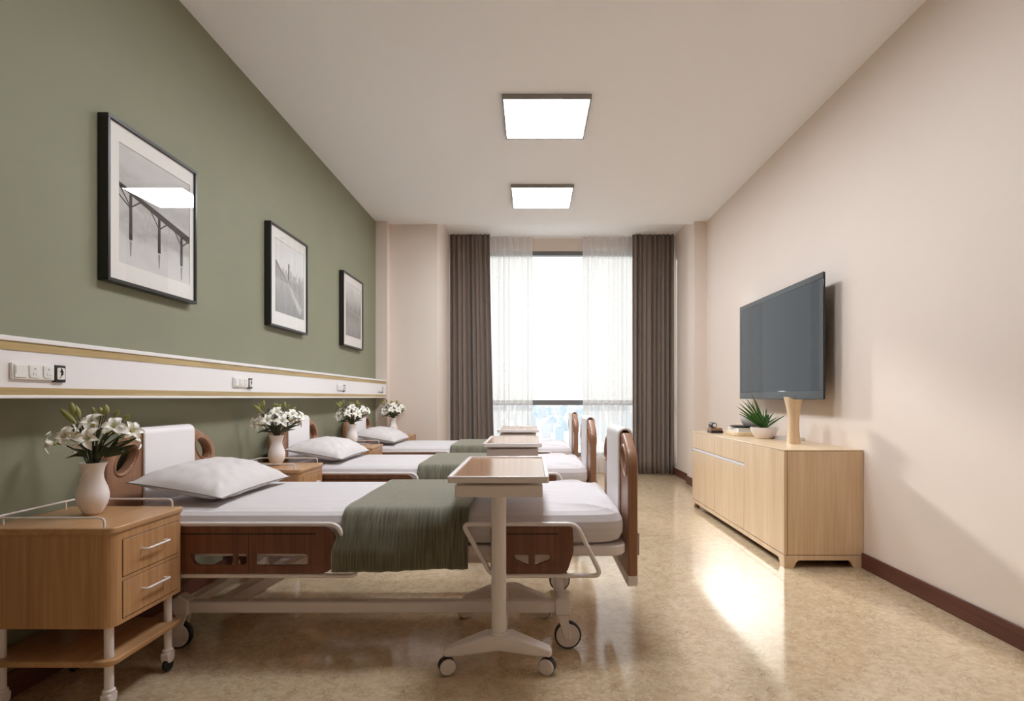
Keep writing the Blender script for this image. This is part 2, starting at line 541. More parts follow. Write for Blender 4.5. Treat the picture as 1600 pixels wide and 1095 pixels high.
# window wall: plinth, lintel
WX0, WX1, WZ0, WZ1 = -1.0, 1.74, 0.20, 2.785
wm = MB().box(XL, XR, YW, YW + .12, 0, WZ0).box(XL, XR, YW, YW + .12, WZ1, HP + .1)
wm.box(XL, WX0, YW, YW + .12, WZ0, WZ1).box(WX1, XR, YW, YW + .12, WZ0, WZ1)
struct(build(wm, 'wall_window', M['beige_wall']))
fm = MB().box(WX0, WX1, YW + .02, YW + .09, WZ1 - .05, WZ1).box(WX0, WX1, YW + .02, YW + .09, WZ0, WZ0 + .05)
fm.box(WX0, WX1, YW + .02, YW + .09, .85, .914)
fm.box(WX0, WX0 + .05, YW + .02, YW + .09, WZ0, WZ1).box(WX1 - .05, WX1, YW + .02, YW + .09, WZ0, WZ1)
win = struct(build(fm, 'window_1', M['mullion']))
build(MB().box(WX0 + .04, WX1 - .04, YW + .052, YW + .058, WZ0 + .04, WZ1 - .04), 'window_pane', M['window_glass'], win)

# skirting
def skirting(name, pts, closed_back, h=.085, t=.012):
    mb = MB().prism(pts, 0, h)
    return struct(build(mb, name, M['base'], bevel=.003))
skirting('baseboard_right', [(XR, YB), (XR - .012, YB), (XR - .012, 5.988), (1.702, 5.988), (1.702, 6.292), (1.747, 6.292), (1.747, YW), (1.759, YW),
                             (1.759, 6.28), (1.714, 6.28), (1.714, 6.0), (XR, 6.0)], True)
skirting('baseboard_left', [(XL, YB), (XL + .012, YB), (XL + .012, 5.988), (-1.513, 5.988), (-1.513, 6.088), (-1.0, 6.088), (-1.0, YW), (-1.012, YW),
                            (-1.012, 6.1), (-1.525, 6.1), (-1.525, 6.0), (XL, 6.0)], True)

# ------------------------------------------------------------------ curtains
def curtain(name, x0, x1, x1b, y, z0, z1, folds, amp, m, label, cat, group, seed, gather=0.0, thick=.004):
    rnd = random.Random(seed)
    ph = [rnd.uniform(0, 6.28) for _ in range(4)]
    nu = folds * 18
    def fn(u, v):
        k = (1 - v)
        xe = x1 + (x1b - x1) * k ** 1.3
        uu = u + .012 * math.sin(u * 9 + ph[0]) * 1
        x = x0 + (xe - x0) * u
        a = amp * (0.75 + .25 * k + 0.3 * math.sin(u * 17 + ph[1]))
        yy = y + a * math.sin(uu * folds * 2 * PI + ph[2] + .2 * math.sin(k * 2 + u * 20)) + .3 * a * math.sin(uu * folds * 4.6 * PI + ph[3])
        return (x + .004 * math.sin(k * 2 + u * 30) * k, yy, z0 + (z1 - z0) * v)
    mb = MB().grid(fn, nu, 14)
    o = build(mb, name, m, fix=False, smooth_all=True, origin=((x0 + x1) / 2, y, z0))
    if thick:
        s = o.modifiers.new('solid', 'SOLIDIFY'); s.thickness = thick
    return tag(o, label, cat, group)

curtain('drape', -1.0, -.512, -.452, 6.955, .015, HP - .003, 9, .026, M['drape'], 'taupe brown drape at the left side of the window', 'curtain', 'brown drapes', 1)
curtain('drape', 1.232, 1.738, 1.738, 6.955, .015, HP - .003, 9, .026, M['drape'], 'taupe brown drape at the right side of the window by the television wall', 'curtain', 'brown drapes', 2)
curtain('sheer_curtain', -.93, .008, .012, 7.055, .02, HP - .003, 13, .016, M['sheer'], 'white see-through curtain beside the left brown drape', 'curtain', 'sheer curtains', 3, thick=0)
curtain('sheer_curtain', .628, 1.70, 1.70, 7.055, .02, HP - .003, 14, .016, M['sheer'], 'white see-through curtain beside the right brown drape', 'curtain', 'sheer curtains', 4, thick=0)

# ------------------------------------------------------------------ ceiling lights
def ceiling_light(y, label):
    x0, x1, y1 = -.184, .367, y + .55
    t = thing('ceiling_light', label, 'ceiling light', ((x0 + x1) / 2, y + .275, H - .03), 'square ceiling panel lights')
    fr = MB()
    fr.box(x0, x1, y, y + .012, H - .03, H).box(x0, x1, y1 - .012, y1, H - .03, H)
    fr.box(x0, x0 + .012, y + .012, y1 - .012, H - .03, H).box(x1 - .012, x1, y + .012, y1 - .012, H - .03, H)
    build(fr, 'light_frame', M['silver'], t, bevel=.002)
    build(MB().box(x0 + .012, x1 - .012, y + .012, y1 - .012, H - .026, H - .012), 'diffuser', M['diffuser'], t)
    return t
ceiling_light(3.478, 'larger looking square lit ceiling panel, nearer the viewer')
ceiling_light(4.95, 'square lit ceiling panel nearer the window')
ceiling_light(2.006, 'added square lit ceiling panel overhead, unseen above the view')  # unseen panel added to light the near end of the room

# ------------------------------------------------------------------ headwall service panel and its sockets
PX = -1.535
hp = thing('headwall_panel', 'long white service panel with gold oak strips along the green wall', 'wall panel', (XL, 2.2, 1.035))
build(MB().box(XL + .0005, PX, YB + .002, 5.995, .945, 1.128), 'panel_body', M['panel_white'], hp, bevel=.003)
build(MB().box(PX, PX + .008, YB, 5.99, 1.113, 1.128), 'top_lip', M['panel_white'], hp, bevel=.002)
build(MB().box(PX, PX + .008, YB, 5.99, .943, .953), 'bottom_lip', M['panel_white'], hp, bevel=.002)
build(MB().box(PX, PX + .003, YB, 5.99, 1.087, 1.113), 'oak_strip', M['gold'], hp)
build(MB().box(PX, PX + .003, YB, 5.99, .953, .976), 'oak_strip', M['gold'], hp)

def socket_set(y, wd, label, lab2):
    g = wd / 3
    t = thing('socket_plate', label, 'wall socket', (PX, y, 1.0), 'socket plates on the white panel')
    build(MB().box(PX, PX + .009, y, y + wd - .0005, 1.0, 1.05), 'plate', M['plastic_white'], t, bevel=.002)
    rk = build(MB().box(PX + .009, PX + .0125, y + .006, y + g - .004, 1.006, 1.044), 'rocker_switch', M['plastic_white'], t, bevel=.0015)
    build(MB().box(PX + .0125, PX + .0128, y + .008, y + .0105, 1.018, 1.04), 'switch_mark', M['plastic_grey'], rk)
    for k in (1, 2):
        yc = y + g * (k + .5)
        lp = rounded([(yc - .019, 1.006), (yc + .019, 1.006), (yc + .019, 1.044), (yc - .019, 1.044)], [.012, .012, .002, .002])
        s = plate('socket_face', [lp], .003, .0008, M['plastic_white'], t, 'x', PX + .0102)
        hs = MB()
        hs.lathe([(.0001, .0006), (.003, .0006), (.003, -.001)], (PX + .0117, yc, 1.034), 12, 'x')
        hs.box(PX + .0117, PX + .0122, yc - .006, yc - .004, 1.014, 1.022).box(PX + .0117, PX + .0122, yc + .003, yc + .006, 1.014, 1.018)
        build(hs, 'socket_hole', M['plastic_grey'], s)
    # black framed sign plate
    y0 = y + wd; y1 = y0 + .042
    b = thing('call_plate', lab2, 'call plate', (PX, y0, .995), 'black framed call plates')
    build(MB().box(PX, PX + .010, y0, y1, .995, 1.05), 'black_surround', M['plastic_black'], b, bevel=.0015)
    lp = rounded([(y0 + .007, 1.004), (y1 - .005, 1.004), (y1 - .005, 1.042), (y0 + .007, 1.042)], .006)
    f = plate('white_face', [lp], .003, .0006, M['plastic_white'], b, 'x', PX + .0108)
    ic = MB(); yc = (y0 + y1) / 2
    for k in range(5):
        a = .35 + k * .2
        ln = .016 + .002 * k
        p0 = Vector((PX + .0126, yc - .006 + .001 * k, 1.008 + .0004 * k))
        tip = p0 + Vector((0, math.cos(a + .6) * ln * .9 + .006, math.sin(a + .45) * ln * 1.3))
        mid = (p0 + tip) / 2 + Vector((0, .002, .002))
        ic.tube([p0, mid, tip], .0009, seg=6, taper=[.5, .8, 1.6])
    ic.tube([(PX + .0126, yc - .003, 1.028), (PX + .0126, yc + .001, 1.034), (PX + .0126, yc + .007, 1.028)], .002, seg=6)
    build(ic, 'hand_symbol', M['plastic_black'], f)

names = ['nearest the viewer at the left edge', 'between the nearest and second beds', 'between the second and farthest beds', 'at the far end of the panel']
for (y, wd), nm in zip(((1.672, .15), (2.919, .15), (4.479, .14), (5.67, .13)), names):
    socket_set(y, wd, 'white three gang socket plate on the wall panel, ' + nm, 'small black framed plate on the wall panel, ' + nm)

# ------------------------------------------------------------------ pictures
def print_mat(name, stops, scale, seed, streak):
    m, nt, p = new_mat(name)
    p.inputs['Roughness'].default_value = 0.9
    tc = nt.nodes.new('ShaderNodeTexCoord')
    mp = nt.nodes.new('ShaderNodeMapping'); mp.inputs['Scale'].default_value = streak; mp.inputs['Location'].default_value = (seed, seed, 0)
    nt.links.new(tc.outputs['Generated'], mp.inputs['Vector'])
    n = nt.nodes.new('ShaderNodeTexNoise'); n.inputs['Scale'].default_value = scale; n.inputs['Detail'].default_value = 6
    nt.links.new(mp.outputs[0], n.inputs['Vector'])
    sp = nt.nodes.new('ShaderNodeSeparateXYZ'); nt.links.new(tc.outputs['Generated'], sp.inputs[0])
    ad = nt.nodes.new('ShaderNodeMath'); ad.operation = 'MULTIPLY_ADD'; ad.inputs[1].default_value = .5
    nt.links.new(n.outputs['Fac'], ad.inputs[0]); nt.links.new(sp.outputs['Z'], ad.inputs[2])
    sb = nt.nodes.new('ShaderNodeMath'); sb.operation = 'SUBTRACT'; sb.inputs[1].default_value = .25
    nt.links.new(ad.outputs[0], sb.inputs[0])
    r = nt.nodes.new('ShaderNodeValToRGB')
    els = r.color_ramp.elements
    while len(els) < len(stops): els.new(.5)
    for e, (pos, g) in zip(els, stops):
        e.position = pos; e.color = srgb(g, g - 2, g - 5)
    nt.links.new(sb.outputs[0], r.inputs[0]); nt.links.new(r.outputs[0], p.inputs['Base Color'])
    return m
ART = {
    'bridge': print_mat('misty_lake_print', [(0, 214), (.22, 206), (.36, 176), (.5, 196), (.62, 178), (.8, 196), (1, 204)], 4, 1.3, (1, 1, 2)),
    'road': print_mat('empty_road_print', [(0, 128), (.3, 150), (.48, 170), (.56, 150), (.62, 214), (1, 224)], 7, 4.1, (1, 5, 1)),
    'fog': print_mat('foggy_field_print', [(0, 120), (.25, 150), (.42, 128), (.55, 138), (.75, 186), (1, 224)], 3, 8.2, (1, 2, .7)),
}
INK = mat('charcoal_ink', srgb(66, 60, 56), 0.9, var=.3, var_scale=60)
INK2 = mat('grey_ink', srgb(150, 144, 138), 0.9, var=.15, var_scale=60)
INK3 = mat('pale_grey_ink', srgb(186, 182, 176), 0.9, var=.1, var_scale=60)

def strip(mb, pts, x, wd0, wd1=None):
    """flat brush stroke in the picture plane (y, z)"""
    wd1 = wd1 or wd0
    n = len(pts)
    L, R = [], []
    for i, p in enumerate(pts):
        a = Vector(pts[max(0, i - 1)]); b = Vector(pts[min(n - 1, i + 1)])
        t = (b - a).normalized(); nn = Vector((-t.y, t.x)); wd = wd0 + (wd1 - wd0) * i / (n - 1)
        q = Vector(p)
        L.append((x, (q + nn * wd / 2).x, (q + nn * wd / 2).y)); R.append((x, (q - nn * wd / 2).x, (q - nn * wd / 2).y))
    mb.add(L + R, [(i, i + 1, n + i + 1, n + i) for i in range(n - 1)])

def picture(y0, y1, z0, z1, art, label):
    xf = -1.605
    t = thing('framed_picture', label, 'picture', (XL, (y0 + y1) / 2, z0), 'framed pictures on the green wall')
    f = .014
    fr = MB().box(XL, xf, y0, y1, z0, z0 + f).box(XL, xf, y0, y1, z1 - f, z1).box(XL, xf, y0, y0 + f, z0 + f, z1 - f).box(XL, xf, y1 - f, y1, z0 + f, z1 - f)
    build(fr, 'picture_frame', M['frame_black'], t, bevel=.0015)
    xm = xf - .010
    a0, a1, b0, b1 = y0 + .070, y1 - .043, z0 + .085, z1 - .080
    if art != 'bridge': a0, a1, b0, b1 = y0 + .081, y1 - .048, z0 + .10, z1 - .083
    mm = MB()
    mm.box(xm - .004, xm, y0 + f, a0, z0 + f, z1 - f).box(xm - .004, xm, a1, y1 - f, z0 + f, z1 - f)
    mm.box(xm - .004, xm, a0, a1, z0 + f, b0).box(xm - .004, xm, a0, a1, b1, z1 - f)
    build(mm, 'mount', M['mat_white'], t)
    pr = build(MB().box(xm - .006, xm - .003, a0 - .002, a1 + .002, b0 - .002, b1 + .002), 'print', ART[art], t)
    W, Hh = a1 - a0, b1 - b0
    P = lambda u, v: (a0 + u * W, b0 + v * Hh)
    xs = xm - .0026
    if art == 'bridge':
        d = MB()
        strip(d, [P(0, .66), P(1, .44)], xs, .016, .034)
        for u, zt, zb in ((.15, .62, .22), (.53, .54, .20), (.87, .47, .16)):
            strip(d, [P(u, zt), P(u, zb)], xs + .0002, .016, .019)
            for sgn in (-1, 1):
                strip(d, [P(u, zt - .12), P(u + sgn * .15, zt + .01 - sgn * .03)], xs + .0003, .006)
        strip(d, [P(0, .57), P(.15, .49)], xs + .0003, .006)
        build(d, 'jetty_drawing', INK, pr)
        strokes = [([P(u, .58), P(u, .36)], .012, .012, 'tree_stroke') for u in (.34, .40, .68, .74)]
        strokes += [([P(u, zb), P(u, zb - .13)], .014, .006, 'reflection_stroke') for u, zb in ((.15, .21), (.53, .19), (.87, .15))]
        strokes += [([P(.02 + k * .03, .66), P(.035 + k * .03, .82 - k * .02)], .012, .004, 'tree_stroke') for k in range(9)]
        for pp_, w0_, w1_, nm_ in strokes:
            g = MB(); strip(g, pp_, xs - .0002, w0_, w1_); build(g, nm_, INK3 if nm_ == 'tree_stroke' else INK2, pr)
    elif art == 'road':
        d = MB()
        strip(d, [P(.45, .50), P(.46, .74)], xs, .016, .020)
        strip(d, [P(0, .70), P(.18, .60), P(.42, .46)], xs, .008, .004)
        build(d, 'post_drawing', INK, pr)
        g = MB()
        strip(g, [P(.42, .48), P(.7, .44), P(1, .38)], xs - .0001, .02, .10)
        strip(g, [P(0, .60), P(.40, .46)], xs - .0002, .12, .01)
        build(g, 'verge_drawing', INK2, pr)
        h = MB(); strip(h, [P(.44, .46), P(.62, .3), P(.9, .1)], xs - .0001, .006, .06)
        build(h, 'lane_drawing', INK3, pr)
    else:
        g = MB()
        strip(g, [P(0, .52), P(.4, .48), P(1, .44)], xs, .012, .02)
        strip(g, [P(.05, .30), P(.5, .26), P(.95, .2)], xs, .02, .012)
        build(g, 'shore_drawing', INK2, pr)
    build(MB().box(xm + .003, xm + .005, y0 + f - .002, y1 - f + .002, z0 + f - .002, z1 - f + .002), 'picture_glass', M['glass'], t)

picture(2.158, 2.733, 1.392, 2.028, 'bridge', 'largest looking black framed print of a jetty over misty water above the nearest bed')
picture(3.503, 4.085, 1.392, 2.036, 'road', 'middle black framed print of an empty road above the second bed')
picture(4.862, 5.432, 1.392, 2.036, 'fog', 'smallest looking black framed foggy print above the farthest bed')

# ------------------------------------------------------------------ hospital bed
def board_outline(yc, hw, zt, zs, zb):
    pts = [(yc - hw, zb), (yc + hw, zb), (yc + hw, zs), (yc + .20, zt), (yc - .20, zt), (yc - hw, zs)]
    return rounded(pts, [.004, .004, .10, .05, .05, .10], 8)

def make_pad(x0, x1, yc, hw, ztop, zbot, parent):
    """U shaped padded cover folded over the top of the board"""
    r = (x1 - x0) / 2; xc = (x0 + x1) / 2
    th = .0105
    prof = [(x0, zbot)]
    for k in range(13):
        a = PI - k * PI / 12
        prof.append((xc + r * math.cos(a), ztop - r + r * math.sin(a)))
    prof.append((x1, zbot))
    inner = []
    for k in range(13):
        a = k * PI / 12
        inner.append((xc + (r - th) * math.cos(a), ztop - r + (r - th) * math.sin(a)))
    full = prof + [(x1 - th, zbot)] + inner + [(x0 + th, zbot)]
    build(MB().prism_y(full, yc - hw, yc + hw), 'pad', M['pad'], parent, bevel=.004, seg=2)

def side_rail(bed, yp, sgn, xs_top, xs_bot, px0, px1, kind):
    """yp: plane of the tube; sgn -1 for the near side; xs_*: loop corners"""
    zt, zb = .496, .313
    panel_y = yp + (-.0 if sgn < 0 else .0)
    ptop, pbot = .488, .322
    pts = [(px0, pbot), (px1, pbot), (px1, ptop), (px0, ptop)]
    if kind == 'head':
        outer = rounded(pts, [.03, .055, .05, .03])
        holes = [rounded([(-1.19, .352), (-1.06, .352), (-1.06, .392), (-1.215, .392)], [.03, .002, .002, .004], 4),
                 rounded([(-1.045, .352), (-1.012, .352), (-1.012, .392), (-1.045, .392)], [.008, .008, .002, .008], 4),
                 rounded([(-.98, .352), (-.795, .352), (-.795, .392), (-.98, .392)], [.002, .012, .012, .002], 4)]
        slot = (px0 + .01, -.765)
    else:
        outer = rounded([(px0, pbot), (px1 - .025, pbot), (px1, .40), (px1 - .004, ptop), (px0, ptop)], [.02, .03, .08, .012, .012])
        holes = [rounded([(-.012, .352), (-.012, .389), (-.062, .389), (-.058, .372)], [.003, .003, .003, .02], 4),
                 rounded([(.012, .352), (.066, .372), (.062, .389), (.012, .389)], [.003, .02, .003, .003], 4)]
        slot = (px0 + .01, .095)
    rail = plate('side_rail', [outer] + holes, .016, .003, M['bed_wood'], bed, 'y', panel_y)
    yo = panel_y + sgn * .0081
    gr = MB().box(slot[0], slot[1], min(yo, yo - sgn * .002), max(yo, yo - sgn * .002), .460, .466)
    if kind == 'head':
        gr.box(-1.0035, -1.0015, min(yo, yo - sgn * .002), max(yo, yo - sgn * .002), pbot + .003, .46)
    build(gr, 'rail_groove', M['groove'], rail)
    path = round_path([(xs_top[0], yp, zt), (xs_top[1], yp, zt), (xs_bot[1], yp, zb), (xs_bot[0], yp, zb)], .03, 6, True)
    build(MB().tube(path, .0085, closed=True, seg=12), 'rail_tube', M['white_metal'], rail)
    # clamp that carries the rail from the frame
    yf = 2.06 if sgn < 0 else 2.834
    for xc in (px0 + .05, px1 - .05):
        cm = MB().box(xc - .02, xc + .02, min(yf, yp - sgn * .008), max(yf, yp - sgn * .008), .335, .345)
        cm.box(xc - .02, xc + .02, min(yf, yf + sgn * .004), max(yf, yf + sgn * .004), .335, .375)
        build(cm, 'rail_bracket', M['white_metal'], rail)

def caster(bed, x, y, r, wd, name='caster', top=.15, lean=0.0, along='x'):
    """wheel rolling along x, its axle along y"""
    fk = MB()
    sx = x - lean
    for s in (-1, 1):
        yy = y + s * (wd / 2 + .006)
        fk.prism_y([(sx - .02, top), (sx + .02, top), (x + .012, r - .012), (x - .012, r - .012)], yy - .003, yy + .003)
    fk.box(sx - .022, sx + .022, y - wd / 2 - .009, y + wd / 2 + .009, top - .008, top + .004)
    f = build(fk, name, M['white_metal'], bed, bevel=.002)
    hub = MB().lathe([(0.0001, -wd / 2 - .001), (r * .86, -wd / 2 - .001), (r * .88, -wd / 2 + .003), (r * .88, wd / 2 - .003), (r * .86, wd / 2 + .001), (.0001, wd / 2 + .001)], (x, y, r), 32, 'y')
    build(hub, 'wheel_disc', M['white_metal'], f)
    ty = MB().lathe([(r * .87, -wd / 2), (r * .97, -wd / 2), (r, -wd / 4), (r, wd / 4), (r * .97, wd / 2), (r * .87, wd / 2), (r * .87, -wd / 2)], (x, y, r), 36, 'y')
    build(ty, 'tyre', M['rubber'], f)
    return f

BY = 2.447
def make_bed():
    bed = thing('hospital_bed', '', 'bed', (-.6, BY, 0), 'hospital beds')
    for nm, xi, xo, s in (('headboard', -1.595, -1.558, -1), ('footboard', .355, .392, 1)):
        hw = .358 if s < 0 else .345
        out = board_outline(BY, hw, .805, .735, .285)
        h1 = ellipse(BY - .255, .706, .066, .036, .62)
        h2 = ellipse(BY + .255, .706, .066, .036, -.62)
        bd = plate(nm, [out, h1, h2], xo - xi, .009, M['board_wood'], bed, 'x', (xi + xo) / 2)
        for cy, rot in ((BY - .255, .62), (BY + .255, -.62)):    # raised lip round the hand hole
            for xx in (xi, xo):
                build(MB().tube([(xx, a, b) for a, b in ellipse(cy, .706, .074, .044, rot, 30)], .005, closed=True, seg=8), 'hole_rim', M['board_wood'], bd)
        make_pad(xi - .011, xo + .011, BY, .17, .8255, .45, bd)
        cap = rounded([(BY - hw, .245), (BY + hw, .245), (BY + hw, .287), (BY - hw, .287)], [.02, .02, .002, .002])
        plate('end_cap', [cap], xo - xi, .004, M['white_metal'], bd, 'x', (xi + xo) / 2)
        if s > 0:
            build(MB().box(xo, xo + .008, BY - .33, BY - .20, .36, .44), 'chart_clip', M['plastic_grey'], bd, bevel=.002)
    # mattress platform
    lp = rounded([(-1.55, 2.055), (.345, 2.055), (.345, 2.839), (-1.55, 2.839)], [.02, .07, .07, .02])
    plate('bed_frame', [lp], .036, .006, M['white_metal'], bed, 'z', .392)
    ur = MB().box(-1.54, .34, 2.14, 2.18, .350, .375).box(-1.54, .34, 2.71, 2.75, .350, .375)
    for x in (-1.2, -.55, .1): ur.box(x, x + .04, 2.18, 2.71, .352, .373)
    build(ur, 'under_rail', M['white_metal'], bed, bevel=.003)
    # mattress with a wrinkled fitted sheet
    mx0, mx1, my0, my1, mz0, mz1 = -1.54, .342, 2.05, 2.845, .411, .535
    R = .055
    lpm = []
    cx, cy, cz = (mx0 + mx1) / 2, (my0 + my1) / 2, (mz0 + mz1) / 2
    def mfn(u, v):
        # u around the outline, v from bottom centre over the side to the top centre
        a = u * 2 * PI
        hx, hy = (mx1 - mx0) / 2, (my1 - my0) / 2
        # superellipse outline
        ca, sa = math.cos(a), math.sin(a)
        e = .13
        ox = math.copysign(abs(ca) ** e, ca); oy = math.copysign(abs(sa) ** e, sa)
        prof = [(0.0, mz0), (.55, mz0), (.93, mz0), (.975, mz0 + .012), (.997, mz0 + .038), (1.0, cz), (.995, mz1 - .04), (.972, mz1 - .016), (.93, mz1 - .005), (.80, mz1), (.5, mz1 + .002), (.0, mz1 + .002)]
        t = v * (len(prof) - 1); i = min(int(t), len(prof) - 2); f = t - i
        k = prof[i][0] * (1 - f) + prof[i + 1][0] * f; z = prof[i][1] * (1 - f) + prof[i + 1][1] * f
        # inset measured in metres so that long and short sides round alike
        ins = (1 - k)
        if k > .9:
            x = cx + ox * (hx - ins * .5); y = cy + oy * (hy - ins * .5)
        else:
            kk = k / .9
            x = cx + ox * (hx - .05) * kk; y = cy + oy * (hy - .05) * kk
        w = max(0, (x - (-.1)) / .45)
        if z > cz:
            # pulls fanning out from the foot-end corner of the fitted sheet
            for px_, py_, fr_, ph_ in ((.46, 2.02, 13.0, .4), (.46, 2.88, 13.0, 1.7)):
                th = math.atan2(y - py_, px_ - x); dist = math.hypot(x - px_, y - py_)
                q = 1 - abs(math.sin(th * fr_ * .5 + ph_ + 1.6 * noise.noise(Vector((x * 5, y * 5, ph_)))))
                fall = max(0, 1 - abs(dist - .28) / .30)
                z += .016 * q ** 3 * fall * fall * min(1, abs(k - 1) * 10 + .35)
            z += .002 * noise.noise(Vector((x * 3, y * 4, 5)))
        return (x, y, z)
    # denser parameters along u so that long sides carry enough points
    build(MB().grid(mfn, 300, 121, close_u=True), 'mattress', M['sheet'], bed, smooth_all=True)
    for sgn, yp in ((-1, 2.025), (1, 2.869)):
        side_rail(bed, yp, sgn, (-1.300, -.690), (-1.300, -.618), -1.285, -.70, 'head')
        side_rail(bed, yp, sgn, (-.247, .158), (-.142, .248), -.146, .149, 'foot')
    # base
    for y in (2.155, 2.80):
        build(MB().box(-1.30, .10, y - .018, y + .018, .136, .181), 'base_beam', M['white_metal'], bed, bevel=.006)
        for x, s in ((-1.315, -1), (.115, 1)):
            ends = MB()
            ends.prism_y(rounded([(x - .028, .130), (x + .028, .130), (x + .032, .19), (x - .02 * s, .20), (x - .03, .185)] if s > 0 else
                                 [(x - .028, .130), (x + .028, .130), (x + .03, .185), (x - .01, .205), (x - .032, .19)], .012, 4), y - .026, y + .026)
            build(ends, 'beam_end', M['white_metal'], bed, bevel=.005)
    for x in (-1.33, .09):
        build(MB().box(x, x + .04, 2.17, 2.79, .14, .175), 'cross_member', M['white_metal'], bed, bevel=.005)
    for x, ln in ((-1.335, -.02), (.136, .022)):
        for y in (2.155, 2.80):
            caster(bed, x, y, .051, .024, 'bed_caster', .135, ln)
    # lifting arms
    for x0, x1 in ((-1.19, -.80),):
        for y in (2.25, 2.70):
            d = Vector((x1 - x0, .23)).normalized(); nn = Vector((-d.y, d.x)) * .02
            q = [(x0 - nn.x, .135 - nn.y), (x1 - nn.x, .352 - nn.y), (x1 + nn.x, .352 + nn.y), (x0 + nn.x, .135 + nn.y)]
            build(MB().prism_y(q, y - .012, y + .012), 'lift_arm', M['white_metal'], bed, bevel=.004)
    build(MB().box(-1.22, -1.16, 2.15, 2.80, .14, .165), 'lift_axle', M['white_metal'], bed, bevel=.004)
    return bed

PITCH = 1.35
bed = make_bed()
bed['label'] = 'nearest white and wood hospital bed, largest in view'
repeat(bed, (0, PITCH, 0), 'second hospital bed, between the nearest bed and the farthest one')
repeat(bed, (0, 2 * PITCH, 0), 'farthest hospital bed, closest to the window')

# ------------------------------------------------------------------ pillow
def make_pillow():
    cx, cy, cz = -1.338, 2.43, .598
    p = thing('pillow', '', 'pillow', (cx, cy, .54), 'white bed pillows')
    HX, HY, T = .180, .30, .064
    rot = Matrix.Rotation(math.radians(9.5), 3, 'Y')
    def edge(u, v):
        # outline pulled in between the corners
        x = u * HX * (1 - .07 * (1 - v * v) * 1) ; y = v * HY * (1 - .05 * (1 - u * u))
        return x, y
    def surf(s):
        def fn(a, b):
            u, v = a * 2 - 1, b * 2 - 1
            x, y = edge(u, v)
            h = (max(0, 1 - abs(u) ** 2.6) ** .62) * (max(0, 1 - abs(v) ** 3.0) ** .62)
            wr = .011 * noise.noise(Vector((u * 4.5, v * 4.5, s * 3))) * h ** .3 * (abs(u * v) ** .6 + .25)
            rad = .006 * math.sin(9 * math.atan2(abs(v) - 1, abs(u) - 1) * 1.3) * (abs(u * v) ** 2) * (1 - max(abs(u), abs(v)) ** 6)
            z = s * (T * (1.25 if s > 0 else .72) * h + wr + rad)
            q = rot @ Vector((x, y, z))
            return (cx + q.x, cy + q.y, cz + q.z)
        return fn
    mb = MB().grid(surf(1), 44, 52).grid(surf(-1), 44, 52)
    build(mb, 'pillow_case', M['pillow'], p, smooth_all=True, weld=True)
    path = []
    N = 24
    for i in range(N): path.append(edge(-1 + 2 * i / N, -1))
    for i in range(N): path.append(edge(1, -1 + 2 * i / N))
    for i in range(N): path.append(edge(1 - 2 * i / N, 1))
    for i in range(N): path.append(edge(-1, 1 - 2 * i / N))
    pp = []
    for x, y in path:
        q = rot @ Vector((x * 1.004, y * 1.004, 0)); pp.append((cx + q.x, cy + q.y, cz + q.z))
    build(MB().tube(pp, .0022, closed=True, seg=6), 'seam_piping', M['piping'], p)
    return p
pil = make_pillow(); pil['label'] = 'white pillow on the nearest bed, propped on its headboard'
repeat(pil, (0, PITCH, 0), 'white pillow on the second bed from the viewer')
repeat(pil, (0, 2 * PITCH, 0), 'white pillow on the farthest bed by the window')

# ------------------------------------------------------------------ green blanket over each bed
def make_blanket():
    x0, x1 = -.682, -.228
    prof = []
    zt = .5415
    # (y, z) from far hem over the bed to near hem
    far = [(2.856, .44), (2.856, .455)]
    for k in range(7):
        a = k * PI / 2 / 6
        prof.append((2.786 + .07 * math.cos(a), zt - .07 + .07 * math.sin(a)))
    ys = [2.75, 2.6, 2.45, 2.3, 2.15]
    top = [(y, zt + .002) for y in ys]
    near = []
    for k in range(7):
        a = k * PI / 2 / 6
        near.append((2.11 - .072 * math.sin(a), zt - .072 + .072 * math.cos(a)))
    hang = [(2.038, .45), (2.038, .42), (2.038, .39), (2.038, .36), (2.038, .333)]
    P = far + prof + top + near + hang
    # arc-length resample
    L = [0]
    for i in range(1, len(P)): L.append(L[-1] + (Vector(P[i]) - Vector(P[i - 1])).length)
    def at(s):
        for i in range(1, len(P)):
            if s <= L[i] + 1e-9:
                f = (s - L[i - 1]) / (L[i] - L[i - 1]); a, b = Vector(P[i - 1]), Vector(P[i])
                return a.lerp(b, f)
        return Vector(P[-1])
    def fn(u, v):
        q = at(v * L[-1]); y, z = q.x, q.y
        x = x0 + (x1 - x0) * u
        drop = max(0, min(1, (.50 - z) / .1)) if y < 2.3 else 0
        # left part hangs clear of the head-end rail, right part tucks behind the foot-end rail
        lf = 1 - max(0, min(1, (u - .35) / .4)); lf = lf * lf * (3 - 2 * lf)
        if y < 2.3:
            y -= drop * (.034 * lf) + (.004 * math.sin(u * 23) * drop)
            y = min(y, 2.05) if z < .47 else y
            x += -.022 * drop * (1 - u) * (1 - u)
            if z < .36: z += .004 * noise.noise(Vector((u * 14, 0, 1)))
        x += .004 * noise.noise(Vector((z * 9 + y * 6, u, 3)))
        return (x, y, z)
    o = build(MB().grid(fn, 60, 70), 'blanket', M['blanket'], fix=False, smooth_all=True, origin=((x0 + x1) / 2, BY, .54))
    s = o.modifiers.new('solid', 'SOLIDIFY'); s.thickness = .009; s.offset = 0
    return o
bl = make_blanket(); tag(bl, 'olive green ribbed blanket draped across the nearest bed', 'blanket', 'olive bed blankets')
for i, lb in ((1, 'olive green blanket draped across the second bed'), (2, 'olive green blanket draped across the farthest bed')):
    c = bl.copy(); C.objects.link(c); c.location.y += PITCH * i; c['label'] = lb

